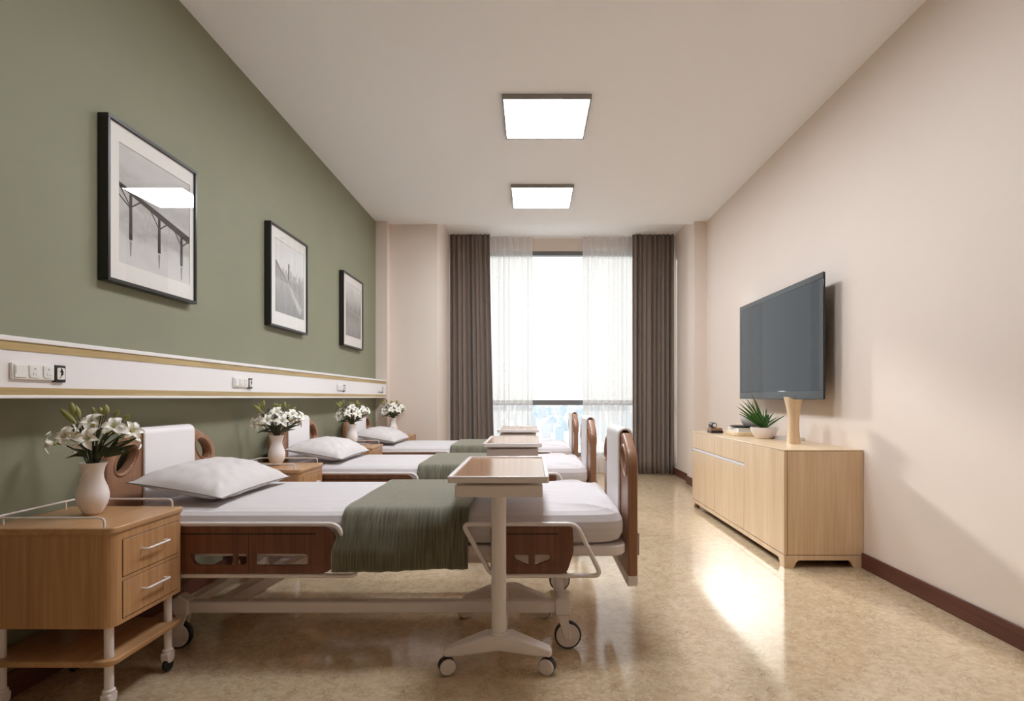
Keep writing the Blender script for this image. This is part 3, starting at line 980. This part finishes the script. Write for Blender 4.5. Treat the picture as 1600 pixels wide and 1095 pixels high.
# ------------------------------------------------------------------ overbed tables
def make_overbed():
    x, y = -.113, 1.95
    t = thing('overbed_table', '', 'overbed table', (x, y, 0), 'overbed tables')
    tx0, tx1, ty0, ty1 = -.277, .057, 1.862, 2.50
    rim = MB()
    lp = rounded([(tx0, ty0), (tx1, ty0), (tx1, ty1), (tx0, ty1)], .012)
    tr = plate('tray', [lp], .016, .003, M['white_metal'], t, 'z', .674)
    r = .014
    for b in ((tx0, tx1, ty0, ty0 + r), (tx0, tx1, ty1 - r, ty1), (tx0, tx0 + r, ty0 + r, ty1 - r), (tx1 - r, tx1, ty0 + r, ty1 - r)):
        rim.box(*b, .680, .688)
    build(rim, 'tray_rim', M['white_metal'], tr, bevel=.003)
    build(MB().box(tx0 + r, tx1 - r, ty0 + r, ty1 - r, .6815, .6835), 'tray_surface', M['tray_top'], tr)
    build(MB().box(-.225, .004, 1.955, 2.42, .652, .667), 'tray_spacer', M['white_metal'], t)
    build(MB().box(-.258, .036, 1.905, 2.46, .612, .652), 'tray_housing', M['white_metal'], t, bevel=.003)
    build(MB().lathe([(.0001, .118), (.0255, .118), (.0255, .613), (.0001, .613)], (x, y, 0), 28), 'column', M['white_metal'], t)
    build(MB().lathe([(.0001, .150), (.030, .150), (.030, .136), (.033, .13), (.033, .12), (.0001, .12)], (x, y, 0), 28), 'column_collar', M['white_metal'], t)
    # splayed crossbars with a spine between them
    def bar(yc, nm):
        pts = [(x - .185, .064), (x - .13, .068), (x, .092), (x + .125, .068), (x + .178, .064), (x + .182, .078), (x + .176, .092), (x + .045, .142), (x - .045, .142), (x - .183, .092), (x - .188, .078)]
        mb = MB()
        n = len(pts)
        vs = []
        for wv, sc in ((-.028, .0), (.028, .0)):
            vs += [(px, yc + wv * (1.25 if abs(px - x) < .1 else .8), pz) for px, pz in pts]
        fs = [list(range(n)), list(range(n, 2 * n))[::-1]] + [((i + 1) % n, i, n + i, n + (i + 1) % n) for i in range(n)]
        mb.add(vs, fs)
        build(mb, nm, M['white_metal'], t, bevel=.008, seg=3)
    bar(1.95, 'base_bar')
    bar(2.455, 'base_bar')
    build(MB().box(x - .022, x + .022, 1.975, 2.43, .085, .12), 'base_spine', M['white_metal'], t, bevel=.006)
    for yy in (1.95, 2.455):
        for xx, a in ((x - .178, .35), (x + .166, -.35)):
            rr, wd = .029, .030
            fk = MB().box(xx - .008, xx + .008, yy - .008, yy + .008, .05, .068)
            f = build(fk, 'table_caster', M['rubber'], t)
            ca, sa = math.cos(a), math.sin(a)
            def turn(mb):
                for i, q in enumerate(mb.v):
                    dx, dy = q.x - xx, q.y - yy
                    mb.v[i] = Vector((xx + dx * ca - dy * sa, yy + dx * sa + dy * ca, q.z))
                return mb
            wh = MB().lathe([(.0001, -wd / 2), (rr * .9, -wd / 2), (rr, -wd / 2 + .003), (rr, wd / 2 - .003), (rr * .9, wd / 2), (.0001, wd / 2)], (xx, yy, rr), 28, 'y')
            build(turn(wh), 'wheel', M['rubber'], f)
            dc = MB().lathe([(.0001, -wd / 2 - .004), (rr * .85, -wd / 2 - .004), (rr * .95, -wd / 2 - .001), (rr * .95, -wd / 2 + .0005)], (xx, yy, rr), 28, 'y')
            dc.lathe([(.0001, wd / 2 + .004), (rr * .85, wd / 2 + .004), (rr * .95, wd / 2 + .001), (rr * .95, wd / 2 - .0005)], (xx, yy, rr), 28, 'y')
            build(turn(dc), 'wheel_cover', M['white_metal'], f)
    return t
ob = make_overbed(); ob['label'] = 'nearest rolling overbed table with a brown topped tray, beside the nearest bed'
repeat(ob, (0, PITCH, 0), 'second overbed table, its tray above the second bed')
repeat(ob, (0, 2 * PITCH, 0), 'farthest overbed table, its tray above the farthest bed')

# ------------------------------------------------------------------ bedside cabinets
def make_cabinet():
    x0, x1, y0, y1 = -1.628, -1.230, 1.667, 2.008
    zt = .563
    t = thing('bedside_cabinet', '', 'bedside cabinet', ((x0 + x1) / 2, (y0 + y1) / 2, 0), 'bedside cabinets')
    rc = .035
    top = plate('cabinet_top', [rounded([(x0, y0 - .004), (x1 + .004, y0 - .004), (x1 + .004, y1 + .004), (x0, y1 + .004)], [.01, rc, .022, .01])], .02, .004, M['oak_top'], t, 'z', zt - .010)
    bodyz0, bodyz1 = .268, zt - .020
    build(MB().prism(rounded([(x0 + .003, y0), (x1, y0), (x1, y1), (x0 + .003, y1)], [.005, rc, .022, .005]), bodyz0, bodyz1), 'cabinet_body', M['oak'], t, weld=False)
    # drawers on the face towards the room
    for z0, z1 in ((.408, .518), (.283, .393)):
        ya, yb = y0 + .045, y1 - .028
        g = .0018
        build(MB().box(x1 - .002, x1 + .0006, ya - g, yb + g, z0 - g, z1 + g), 'drawer_gap', M['groove'], t)
        dr = build(MB().box(x1 - .001, x1 + .002, ya, yb, z0, z1), 'drawer', M['oak'], t, bevel=.0008)
        zc = z0 + .063; yc = (ya + yb) / 2 + .002
        pth = round_path([(x1 + .001, yc - .055, zc), (x1 + .022, yc - .055, zc), (x1 + .022, yc + .055, zc), (x1 + .001, yc + .055, zc)], .006)
        build(MB().tube(pth, .0036, seg=10), 'handle', M['white_metal'], dr)
    plate('shelf', [rounded([(x0 + .003, y0), (x1, y0), (x1, y1), (x0 + .003, y1)], [.006, rc, .022, .006])], .018, .004, M['oak_top'], t, 'z', .163)
    for lx in (x0 + .045, x1 - .032):
        for ly in (y0 + .033, y1 - .033):
            lg = MB().lathe([(.0001, .066), (.0125, .066), (.0125, .263), (.0001, .263)], (lx, ly, 0), 20)
            l = build(lg, 'leg', M['white_metal'], t)
            build(MB().lathe([(.0001, .078), (.0135, .078), (.017, .075), (.017, .068), (.015, .066), (.0001, .066)], (lx, ly, 0), 20), 'leg_collar', M['white_metal'], l)
            hd = MB().prism_x(rounded([(ly - .019, .066), (ly + .019, .066), (ly + .017, .040), (ly + .006, .030), (ly - .012, .030), (ly - .02, .045)], .006, 4), lx - .014, lx + .014)
            build(hd, 'caster_hood', M['white_metal'], l, bevel=.003)
            build(MB().lathe([(.0001, -.008), (.019, -.008), (.0225, -.004), (.0225, .004), (.019, .008), (.0001, .008)], (lx + .002, ly - .004, .0225), 24, 'x'), 'caster_wheel', M['rubber'], l)
    # low wire gallery on three sides
    zr = zt + .028
    ga = round_path([(x1 - .03, y0 + .012, zt - .004), (x1 - .03, y0 + .012, zr), (x0 + .035, y0 + .012, zr), (x0 + .035, y1 - .012, zr), (x1 - .03, y1 - .012, zr), (x1 - .03, y1 - .012, zt - .004)], .02)
    gm = MB().tube(ga, .0034, seg=8)
    for yy in (y0 + .05, y1 - .06):
        gm.tube([(x0 + .035, yy, zt - .003), (x0 + .035, yy, zr)], .0026, seg=8)
    build(gm, 'gallery_rail', M['white_metal'], t)
    return t
cab = make_cabinet(); cab['label'] = 'nearest oak bedside cabinet with two drawers, at the left edge'
cab_labels = ['oak bedside cabinet between the nearest and second beds', 'oak bedside cabinet between the second and farthest beds', 'oak bedside cabinet beyond the farthest bed, by the beige pier']
for i, lb in enumerate(cab_labels): repeat(cab, (0, PITCH * (i + 1), 0), lb)

# ------------------------------------------------------------------ vases with lilies
VX, VY, VZ = -1.444, 1.873, .563
def make_vase():
    v = thing('flower_vase', '', 'vase', (VX, VY, VZ), 'white vases')
    prof = [(.0001, .0), (.020, .0), (.0245, .002), (.030, .012), (.040, .032), (.0455, .052), (.0455, .068), (.041, .088), (.034, .106), (.0302, .120), (.0298, .134), (.033, .152), (.0405, .170),
            (.0385, .170), (.031, .152), (.0278, .134), (.028, .120), (.031, .106), (.037, .09), (.04, .06), (.02, .01), (.0001, .008)]
    b = build(MB().lathe(prof, (VX, VY, VZ), 40), 'vase_body', M['ceramic'], v)
    rg = []
    for k in range(24):
        f = k / 23; a = -2.6 + f * 1.75; h = .108 + .058 * f
        r = .0345 + (.0395 - .0345) * max(0, (f - .2) / .8) - .004 * math.sin(f * PI)
        rg.append((VX + r * math.cos(a), VY + r * math.sin(a), VZ + h))
    build(MB().tube(rg, .0016, seg=8), 'spiral_ridge', M['ceramic'], b)
    return v

def frame_from(d):
    d = d.normalized(); u = d.cross(Vector((0, 0, 1)))
    if u.length < 1e-3: u = Vector((1, 0, 0))
    u.normalize(); w_ = u.cross(d)
    return u, w_, d

def flower_mesh(c, d, size, rnd):
    u, w_, d = frame_from(d); mb = MB()
    for k in range(6):
        a = k * PI / 3 + rnd.uniform(-.12, .12) + (.2 if k % 2 else 0)
        rad = u * math.cos(a) + w_ * math.sin(a); tan = d.cross(rad)
        wid = size * (.25 if k % 2 else .31); open_ = rnd.uniform(.9, 1.15)
        def fn(s, tt, rad=rad, tan=tan, wid=wid, open_=open_):
            # trumpet throat first, then the petal bends back
            r = size * (.10 * s + 1.0 * max(0, s - .18) * open_)
            h = size * (.75 * min(s, .45) / .45 * .8 - max(0, s - .55) ** 2 * 1.5 + .12 * s)
            ww = wid * math.sin(PI * min(1, .10 + s * .90)) ** .7 * (1 if s > .3 else .55 + s * 1.5)
            q = (tt - .5) * 2
            return c + rad * r + d * (h - size * .55 + size * .10 * q * q) + tan * (q * ww)
        mb.grid(fn, 9, 4)
    return mb

def leaf_mesh(mb, base, tip, wid, bend):
    base, tip = Vector(base), Vector(tip)
    d = tip - base; side = d.cross(Vector((0, 1, .3))).normalized(); up = side.cross(d).normalized()
    def fn(s, t):
        q = (t - .5) * 2
        ww = wid * math.sin(PI * min(.999, .06 + .94 * s)) ** .8
        return base + d * s + up * (bend * math.sin(PI * s) + abs(q) * ww * .25) + Vector((0, 0, -.35 * bend * s * s)) + side * q * ww
    mb.grid(fn, 9, 2)

def make_bouquet():
    rnd = random.Random(11)
    t = thing('lily_bouquet', '', 'flowers', (VX, VY, VZ + .168), 'lily bouquets')
    k = .000424; ox, oz = 430, 568
    P = lambda zx, zy, dy: Vector((VX + (zx - ox) * k, VY + dy, VZ + .168 + (oz - zy) * k))
    mouth = Vector((VX, VY, VZ + .160))
    fl = [(165, 408, -.04, (-.75, -.75, .1)), (212, 330, .03, (-.8, -.2, .5)), (325, 352, -.06, (-.15, -.85, .45)), (428, 246, -.01, (-.05, -.7, .7)),
          (505, 366, -.065, (.05, -.85, .45)), (625, 278, -.02, (.35, -.7, .6)), (735, 318, .0, (.85, -.45, .35)), (545, 300, .03, (.2, -.5, .8)),
          (330, 300, .05, (-.3, .4, .8)), (600, 350, .06, (.5, .7, .5)), (450, 320, .07, (0, .8, .6)), (690, 390, .05, (.8, .5, .2)), (230, 420, .06, (-.7, .6, .2))]
    for zx, zy, dy, d in fl:
        c = P(zx, zy, dy); d = Vector(d).normalized(); size = rnd.uniform(.039, .045)
        f = build(flower_mesh(c, d, size, rnd), 'lily_flower', M['petal'], t, fix=False, smooth_all=True)
        th = MB(); u, w_, d2 = frame_from(d)
        th.lathe([(.0001, -.004), (.006, -.002), (.0075, .003), (.0045, .0065), (.0001, .007)], (0, 0, 0), 10)
        for kx in range(5):
            a = kx * 1.256; th.tube([(0, 0, 0), (.004 * math.cos(a), .004 * math.sin(a), .012), (.009 * math.cos(a), .009 * math.sin(a), .021)], .0008, seg=5)
        Rm = Matrix((u, w_, d2)).transposed()
        th.v = [c + Rm @ q - d2 * (size * .42) for q in th.v]
        build(th, 'throat', M['pollen'], f)
        b0 = c - d * size * .5
        m1 = mouth + Vector(((b0.x - VX) * .28, dy * .25, (b0.z - mouth.z) * .55))
        st = MB().tube([mouth + Vector(((b0.x - VX) * .07, dy * .1, -.06)), mouth + Vector(((b0.x - VX) * .1, dy * .15, 0)), m1, b0.lerp(m1, .35) + Vector((0, 0, .006)), b0], .0022, seg=6)
        build(st, 'flower_stem', M['stem'], t)
    buds = [(255, 268, 138, 146, .0098), (228, 240, 203, 132, .006), (250, 226, 236, 122, .0095), (272, 184, 272, 98, .009), (398, 190, 393, 135, .006), (426, 205, 428, 138, .0085),
            (450, 205, 470, 152, .0085), (524, 195, 530, 115, .0095), (540, 215, 596, 158, .007), (610, 240, 668, 196, .009)]
    for a, b, c_, d_, r in buds:
        dy = rnd.uniform(-.02, .045)
        p0, p1 = P(a, b, dy), P(c_, d_, dy - .006)
        path = [p0.lerp(p1, s / 8) for s in range(9)]
        bd = build(MB().tube(path, r, seg=10, taper=[.35, .6, .85, .98, 1, .92, .75, .48, .1]), 'lily_bud', M['bud'], t)
        m1 = mouth + Vector(((p0.x - VX) * .35, dy * .4, (p0.z - mouth.z) * .5))
        build(MB().tube([mouth + Vector(((p0.x - VX) * .06, dy * .1, -.05)), mouth + Vector(((p0.x - VX) * .1, dy * .15, 0)), m1, p0], .0018, seg=6), 'bud_stem', M['stem'], t)
    lv = [(350, 480, 262, 500, .010, .012), (340, 520, 180, 515, .010, .03), (395, 530, 265, 508, .007, .01), (420, 520, 380, 400, .010, .01), (440, 520, 465, 390, .010, .008), (470, 520, 600, 430, .012, .012),
          (480, 520, 760, 355, .009, .012), (500, 530, 660, 486, .007, .010), (490, 530, 700, 420, .011, .014), (500, 520, 585, 360, .013, .01), (380, 520, 310, 380, .012, .01), (330, 260, 325, 200, .008, .004),
          (560, 300, 620, 220, .010, .006), (280, 330, 250, 265, .007, .004), (420, 400, 400, 300, .012, .004), (540, 400, 570, 310, .012, .004), (455, 530, 440, 410, .011, .01), (405, 530, 345, 440, .010, .01)]
    for a, b, c_, d_, w0, bend in lv:
        w0 *= .62
        dy = rnd.uniform(-.035, .05)
        mb = MB(); leaf_mesh(mb, P(a, b, dy * .4), P(c_, d_, dy), w0, bend)
        build(mb, 'lily_leaf', M['leaf'], t, fix=False, smooth_all=True)
    return t
vs_ = make_vase(); vs_['label'] = 'white vase on the nearest bedside cabinet at the left'
bq = make_bouquet(); bq['label'] = 'white lilies in the vase on the nearest bedside cabinet'
for i, (nm, rz) in enumerate((('between the nearest and second beds', .35), ('between the second and farthest beds', .5), ('beyond the farthest bed by the beige pier', .6))):
    c = repeat(vs_, (0, PITCH * (i + 1), 0), 'white vase on the cabinet ' + nm)
    c2 = repeat(bq, (0, PITCH * (i + 1), 0), 'white lilies in the vase on the cabinet ' + nm)
    c2.rotation_euler = (0, 0, rz)

# ------------------------------------------------------------------ television
TX = 1.740
tv = thing('television', 'black flat screen television mounted on the beige wall', 'television', (XR, 4.085, .93))
build(MB().box(TX + .004, TX + .014, 3.402, 4.768, .936, 1.698), 'tv_body', M['tv_black'], tv, bevel=.002)
build(MB().box(TX + .0145, TX + .045, 3.60, 4.57, 1.02, 1.50), 'back_housing', M['tv_black'], tv, bevel=.008)
bz = MB()
bz.box(TX, TX + .006, 3.40, 4.77, .934, .99).box(TX, TX + .006, 3.40, 4.77, 1.662, 1.70).box(TX, TX + .006, 3.40, 3.447, .99, 1.662).box(TX, TX + .006, 4.735, 4.77, .99, 1.662)
build(bz, 'bezel', M['tv_black'], tv, bevel=.002)
build(MB().box(TX + .001, TX + .006, 3.447, 4.735, .99, 1.662), 'screen', M['tv_screen'], tv)
build(MB().box(TX + .0455, XR, 3.90, 4.27, 1.20, 1.44), 'wall_bracket', M['plastic_black'], tv, bevel=.003)

# ------------------------------------------------------------------ television cabinet
cx0, cx1, cy0, cy1, ct = 1.400, 1.838, 3.160, 4.965, .655
tc = thing('television_cabinet', 'long pale maple low cabinet under the television', 'cabinet', ((cx0 + cx1) / 2, (cy0 + cy1) / 2, 0))
build(MB().box(cx0 + .013, cx1 - .001, cy0 + .0035, cy1 - .0035, .0705, ct - .0065), 'carcass', M['gap_shade'], tc)  # carcass coloured dark to paint the shade in the gaps between fronts
build(MB().box(cx0, cx1, cy0, cy1, ct - .006, ct), 'cabinet_top', M['maple_top'], tc, bevel=.0012)
for ya, yb in ((cy0, cy0 + .003), (cy1 - .003, cy1)):
    build(MB().box(cx0, cx0 + .016, ya, yb, .0735, ct - .008), 'end_stile', M['maple'], tc, bevel=.0008)
    build(MB().box(cx0 + .0195, cx1, ya, yb, .0735, ct - .008), 'end_panel', M['maple'], tc, bevel=.0008)
n3 = (cy1 - cy0) / 3
for i in range(3):
    ya = cy0 + i * n3 + .0025; yb = ya + n3 - .005
    if i == 0:
        build(MB().box(cx0, cx0 + .0125, cy0 + .0032, yb, .0745, ct - .008), 'door', M['maple'], tc, bevel=.0008)
    else:
        build(MB().box(cx0, cx0 + .0125, ya, yb, .0745, .487), 'door', M['maple'], tc, bevel=.0008)
        dr = build(MB().box(cx0, cx0 + .0125, ya, yb, .513, ct - .008), 'drawer', M['maple'], tc, bevel=.0008)
        build(MB().box(cx0 + .002, cx0 + .0125, ya - .0025, yb + .0025, .490, .510), 'pull_strip', M['strip_white'], dr)
def apron(a0, a1, cut=0.0):
    return [(a0 + cut, 0), (a0 + .05, 0), (a0 + .058, .012), (a0 + .068, .034), (a0 + .082, .043), (a1 - .082, .043), (a1 - .068, .034), (a1 - .058, .012), (a1 - .05, 0), (a1 - cut, 0), (a1 - cut, .070), (a0 + cut, .070)]
for xa in (cx0, cx1 - .022):
    build(MB().prism_x(apron(cy0, cy1), xa, xa + .022), 'bracket_base', M['maple'], tc)
for ya in (cy0, cy1 - .022):
    build(MB().prism_y(apron(cx0, cx1, .0221), ya, ya + .022), 'bracket_base', M['maple'], tc)

# ------------------------------------------------------------------ objects on the television cabinet
def bowl(name, x, y, z, r, h, label, group):
    b = thing(name, label, 'bowl', (x, y, z), group)
    prof = [(.0001, 0), (r * .56, 0), (r * .60, h * .04), (r * .66, h * .12), (r * .84, h * .4), (r * .96, h * .75), (r, h), (r * .965, h), (r * .92, h * .75), (r * .8, h * .42), (r * .6, h * .2), (.0001, h * .14)]
    build(MB().lathe(prof, (x, y, z), 40), 'bowl_body', M['ceramic'], b)
    return b
def spiky(x, y, z, label, rnd, r=.07):
    t = thing('spiky_plant', label, 'plant', (x, y, z))
    build(MB().lathe([(.0001, -.012), (r * .9, -.012), (r, 0), (r * .6, .006), (.0001, .008)], (x, y, z), 24), 'soil', M['soil'], t)
    fans = [(-.60, 17, .20, .31, .34), (.25, 11, .12, .20, .34), (1.15, 2, .16, .19, .1), (-1.15, 3, .20, .26, .2)]
    for lean, n, l0, l1, spread in fans:
        for i in range(n):
            d = Vector((lean + rnd.uniform(-spread, spread), rnd.uniform(-spread, spread), 1.0)).normalized(); L = rnd.uniform(l0, l1)
            a = rnd.uniform(0, 6.28)
            base = Vector((x + math.cos(a) * .01, y + math.sin(a) * .01, z + .002))
            side = d.cross(Vector((math.cos(a) * .6, 1.0, .2))).normalized(); nrm = side.cross(d)
            def fn(s, q, base=base, d=d, L=L, side=side, nrm=nrm):
                k = (q - .5) * 2; ww = .0075 * (1 - s) ** .7 * (.6 + .8 * min(1, s * 3))
                return base + d * L * s + Vector((0, 0, -.12 * L * s * s)) + side * k * ww + nrm * abs(k) * ww * .5
            build(MB().grid(fn, 8, 2), 'leaf_blade', M['aloe'], t, fix=False, smooth_all=True)
    return t
rnd = random.Random(5)
bowl('planter_bowl', 1.652, 4.05, ct, .094, .080, 'white planter bowl holding the spiky plant, on the cabinet top', 'white bowls')
spiky(1.652, 4.05, ct + .072, 'spiky green plant in the white bowl on the low cabinet', rnd)
# stack behind: board, books, black dish, second bowl
tag(build(MB().prism(rounded([(1.53, 4.27), (1.80, 4.33), (1.81, 4.62), (1.545, 4.60)], .05), ct, ct + .028), 'wooden_board', M['cream_board'], bevel=.004, origin=(1.67, 4.45, ct)),
    'cream wooden board under the stacked books on the cabinet', 'board')
def book(x0, x1, y0, y1, z0, h, m, label, name='book'):
    t = thing(name, label, 'book', ((x0 + x1) / 2, (y0 + y1) / 2, z0), 'books on the cabinet')
    build(MB().box(x0, x1, y0, y1, z0, z0 + .002).box(x0, x1, y0, y1, z0 + h - .002, z0 + h).box(x0, x0 + .002, y0, y1, z0 + .002, z0 + h - .002), 'cover', m, t)
    build(MB().box(x0 + .003, x1 - .003, y0 + .003, y1 - .003, z0 + .0021, z0 + h - .0021), 'pages', M['paper'], t)
    return t
M['book_grey'] = mat('grey_book_cloth', srgb(196, 190, 184), 0.6)
M['book_white'] = mat('white_book_cover', srgb(236, 234, 232), 0.5)
book(1.575, 1.79, 4.34, 4.58, ct + .0285, .030, M['book_white'], 'white book lying on the cream board, on top of the pile')
book(1.70, 1.825, 3.80, 4.04, ct + .0005, .020, M['book_grey'], 'pale grey book lying behind the nearer white planter bowl')
dish = thing('black_dish', 'flat black dish on top of the stacked books', 'dish', (1.67, 4.45, ct + .059))
build(MB().lathe([(.0001, 0), (.09, 0), (.115, .006), (.132, .012), (.128, .012), (.11, .008), (.0001, .004)], (1.682, 4.455, ct + .059), 40), 'dish_body', M['rubber'], dish)
bowl('planter_bowl', 1.722, 4.475, ct + .0665, .086, .082, 'empty white bowl resting on the black dish', 'white bowls')
bx = thing('wooden_block', 'small brown wooden block with a black and white roll on it', 'block', (1.50, 4.69, ct))
build(MB().box(1.462, 1.56, 4.64, 4.75, ct, ct + .020), 'dark_base', M['rubber'], bx, bevel=.002)
build(MB().box(1.462, 1.555, 4.645, 4.745, ct + .020, ct + .042), 'wood_block', M['brown_box'], bx, bevel=.002)
rl = build(MB().lathe([(.0001, -.05), (.020, -.05), (.022, -.046), (.022, .046), (.020, .05), (.0001, .05)], (1.49, 4.695, ct + .0645), 28, 'y'), 'roll', M['rubber'], bx)
build(MB().lathe([(.0001, -.052), (.0145, -.052), (.0145, -.05), (.0001, -.05)], (1.49, 4.695, ct + .0645), 24, 'y'), 'roll_core', M['ceramic'], rl)
# carved wooden vase
def make_wood_vase():
    x, y = 1.642, 3.575
    t = thing('wooden_vase', 'tall waisted pale wooden vase with a slanted lip on the cabinet', 'vase', (x, y, ct))
    n = 20; Hh = .285
    secs = []
    for i in range(n + 1):
        s = i / n
        wv = .0205 + .0165 * (1 - s) ** 2.2 + .029 * s ** 2.6
        if s < .02: wv -= .002
        secs.append((wv, s * Hh))
    def fn(u, v):
        i = min(int(v * n), n - 1); f = v * n - i
        wv = secs[i][0] * (1 - f) + secs[i + 1][0] * f; z = v * Hh
        a = u * 2 * PI
        ca, sa = math.cos(a), math.sin(a); e = .45
        px = math.copysign(abs(ca) ** e, ca) * wv; py = math.copysign(abs(sa) ** e, sa) * wv
        if v > .85:
            k = (v - .85) / .15
            z += k * (.016 * max(0, -px / wv) ** 3 - .006)
        return (x + px, y + py, ct + z)
    mb = MB().grid(fn, 48, n, close_u=True)
    def fin(u, v):
        q = Vector(fn(u, 1.0 - v * .35)); c = Vector((x, y, q.z)); return c + (q - c) * .86
    mb.grid(fin, 48, 7, close_u=True)
    def rimf(u, v):
        q = Vector(fn(u, 1.0)); c = Vector((x, y, q.z)); return c + (q - c) * (1 - .14 * v)
    mb.grid(rimf, 48, 1, close_u=True)
    mb.add([fn(u / 48, 0) for u in range(48)], [list(range(48))])
    mb.add([Vector((x, y, 0)) * 0 + Vector(fin(u / 48, 1)) for u in range(48)], [list(range(48))])
    build(mb, 'vase_body', M['maple'], t, weld=True, smooth_all=True)
    build(MB().lathe([(.0001, .0), (.007, 0), (.0075, .075), (.010, .08), (.010, .09), (.0001, .094)], (x, y, ct + .19), 16), 'knob', M['plastic_black'], t)
make_wood_vase()

# ------------------------------------------------------------------ city outside
M['city'] = None
def city_mat(name, col, win):
    m, nt, p = new_mat(name)
    tcn = nt.nodes.new('ShaderNodeTexCoord'); mp = nt.nodes.new('ShaderNodeMapping')
    sx = nt.nodes.new('ShaderNodeSeparateXYZ'); nt.links.new(tcn.outputs['Object'], sx.inputs[0])
    sm = nt.nodes.new('ShaderNodeMath'); sm.operation = 'ADD'
    nt.links.new(sx.outputs['X'], sm.inputs[0]); nt.links.new(sx.outputs['Y'], sm.inputs[1])
    cb = nt.nodes.new('ShaderNodeCombineXYZ'); nt.links.new(sm.outputs[0], cb.inputs['X']); nt.links.new(sx.outputs['Z'], cb.inputs['Y'])
    nt.links.new(cb.outputs[0], mp.inputs['Vector'])
    br = nt.nodes.new('ShaderNodeTexBrick'); br.offset = 0.0; br.inputs['Scale'].default_value = 1.0
    br.inputs['Brick Width'].default_value = 4.0; br.inputs['Row Height'].default_value = 3.6; br.inputs['Mortar Size'].default_value = .9
    br.inputs['Color1'].default_value = win; br.inputs['Color2'].default_value = win; br.inputs['Mortar'].default_value = col
    nt.links.new(mp.outputs[0], br.inputs['Vector']); nt.links.new(br.outputs['Color'], p.inputs['Base Color'])
    p.inputs['Roughness'].default_value = .8
    return m
cms = [city_mat('hazy_white_facade', srgb(226, 232, 238), srgb(204, 216, 228)), city_mat('hazy_blue_facade', srgb(218, 230, 240), srgb(184, 210, 230)), city_mat('hazy_cream_facade', srgb(236, 236, 236), srgb(216, 222, 230))]  # distance haze is put into these pale facade colours
ground = struct(build(MB().box(-3000, 3000, 60, 6000, -72, -70), 'ground', mat('hazy_city_ground', srgb(246, 247, 249), .9)))  # ground whitened too, its haze painted into the colour
rc = random.Random(21)
cells = []
for i in range(150):
    yy = 860 + i * 17 + rc.uniform(-8, 8)
    xx = yy * rc.uniform(-.075, .17)
    wx, wy = rc.uniform(5, 13), rc.uniform(5, 11)
    if any(abs(xx - a) < wx + b + 1 and abs(yy - c) < wy + d + 1 for a, b, c, d in cells): continue
    cells.append((xx, wx, yy, wy))
    hh = min(rc.uniform(8, 50), rc.uniform(20, 62))
    z0 = -70
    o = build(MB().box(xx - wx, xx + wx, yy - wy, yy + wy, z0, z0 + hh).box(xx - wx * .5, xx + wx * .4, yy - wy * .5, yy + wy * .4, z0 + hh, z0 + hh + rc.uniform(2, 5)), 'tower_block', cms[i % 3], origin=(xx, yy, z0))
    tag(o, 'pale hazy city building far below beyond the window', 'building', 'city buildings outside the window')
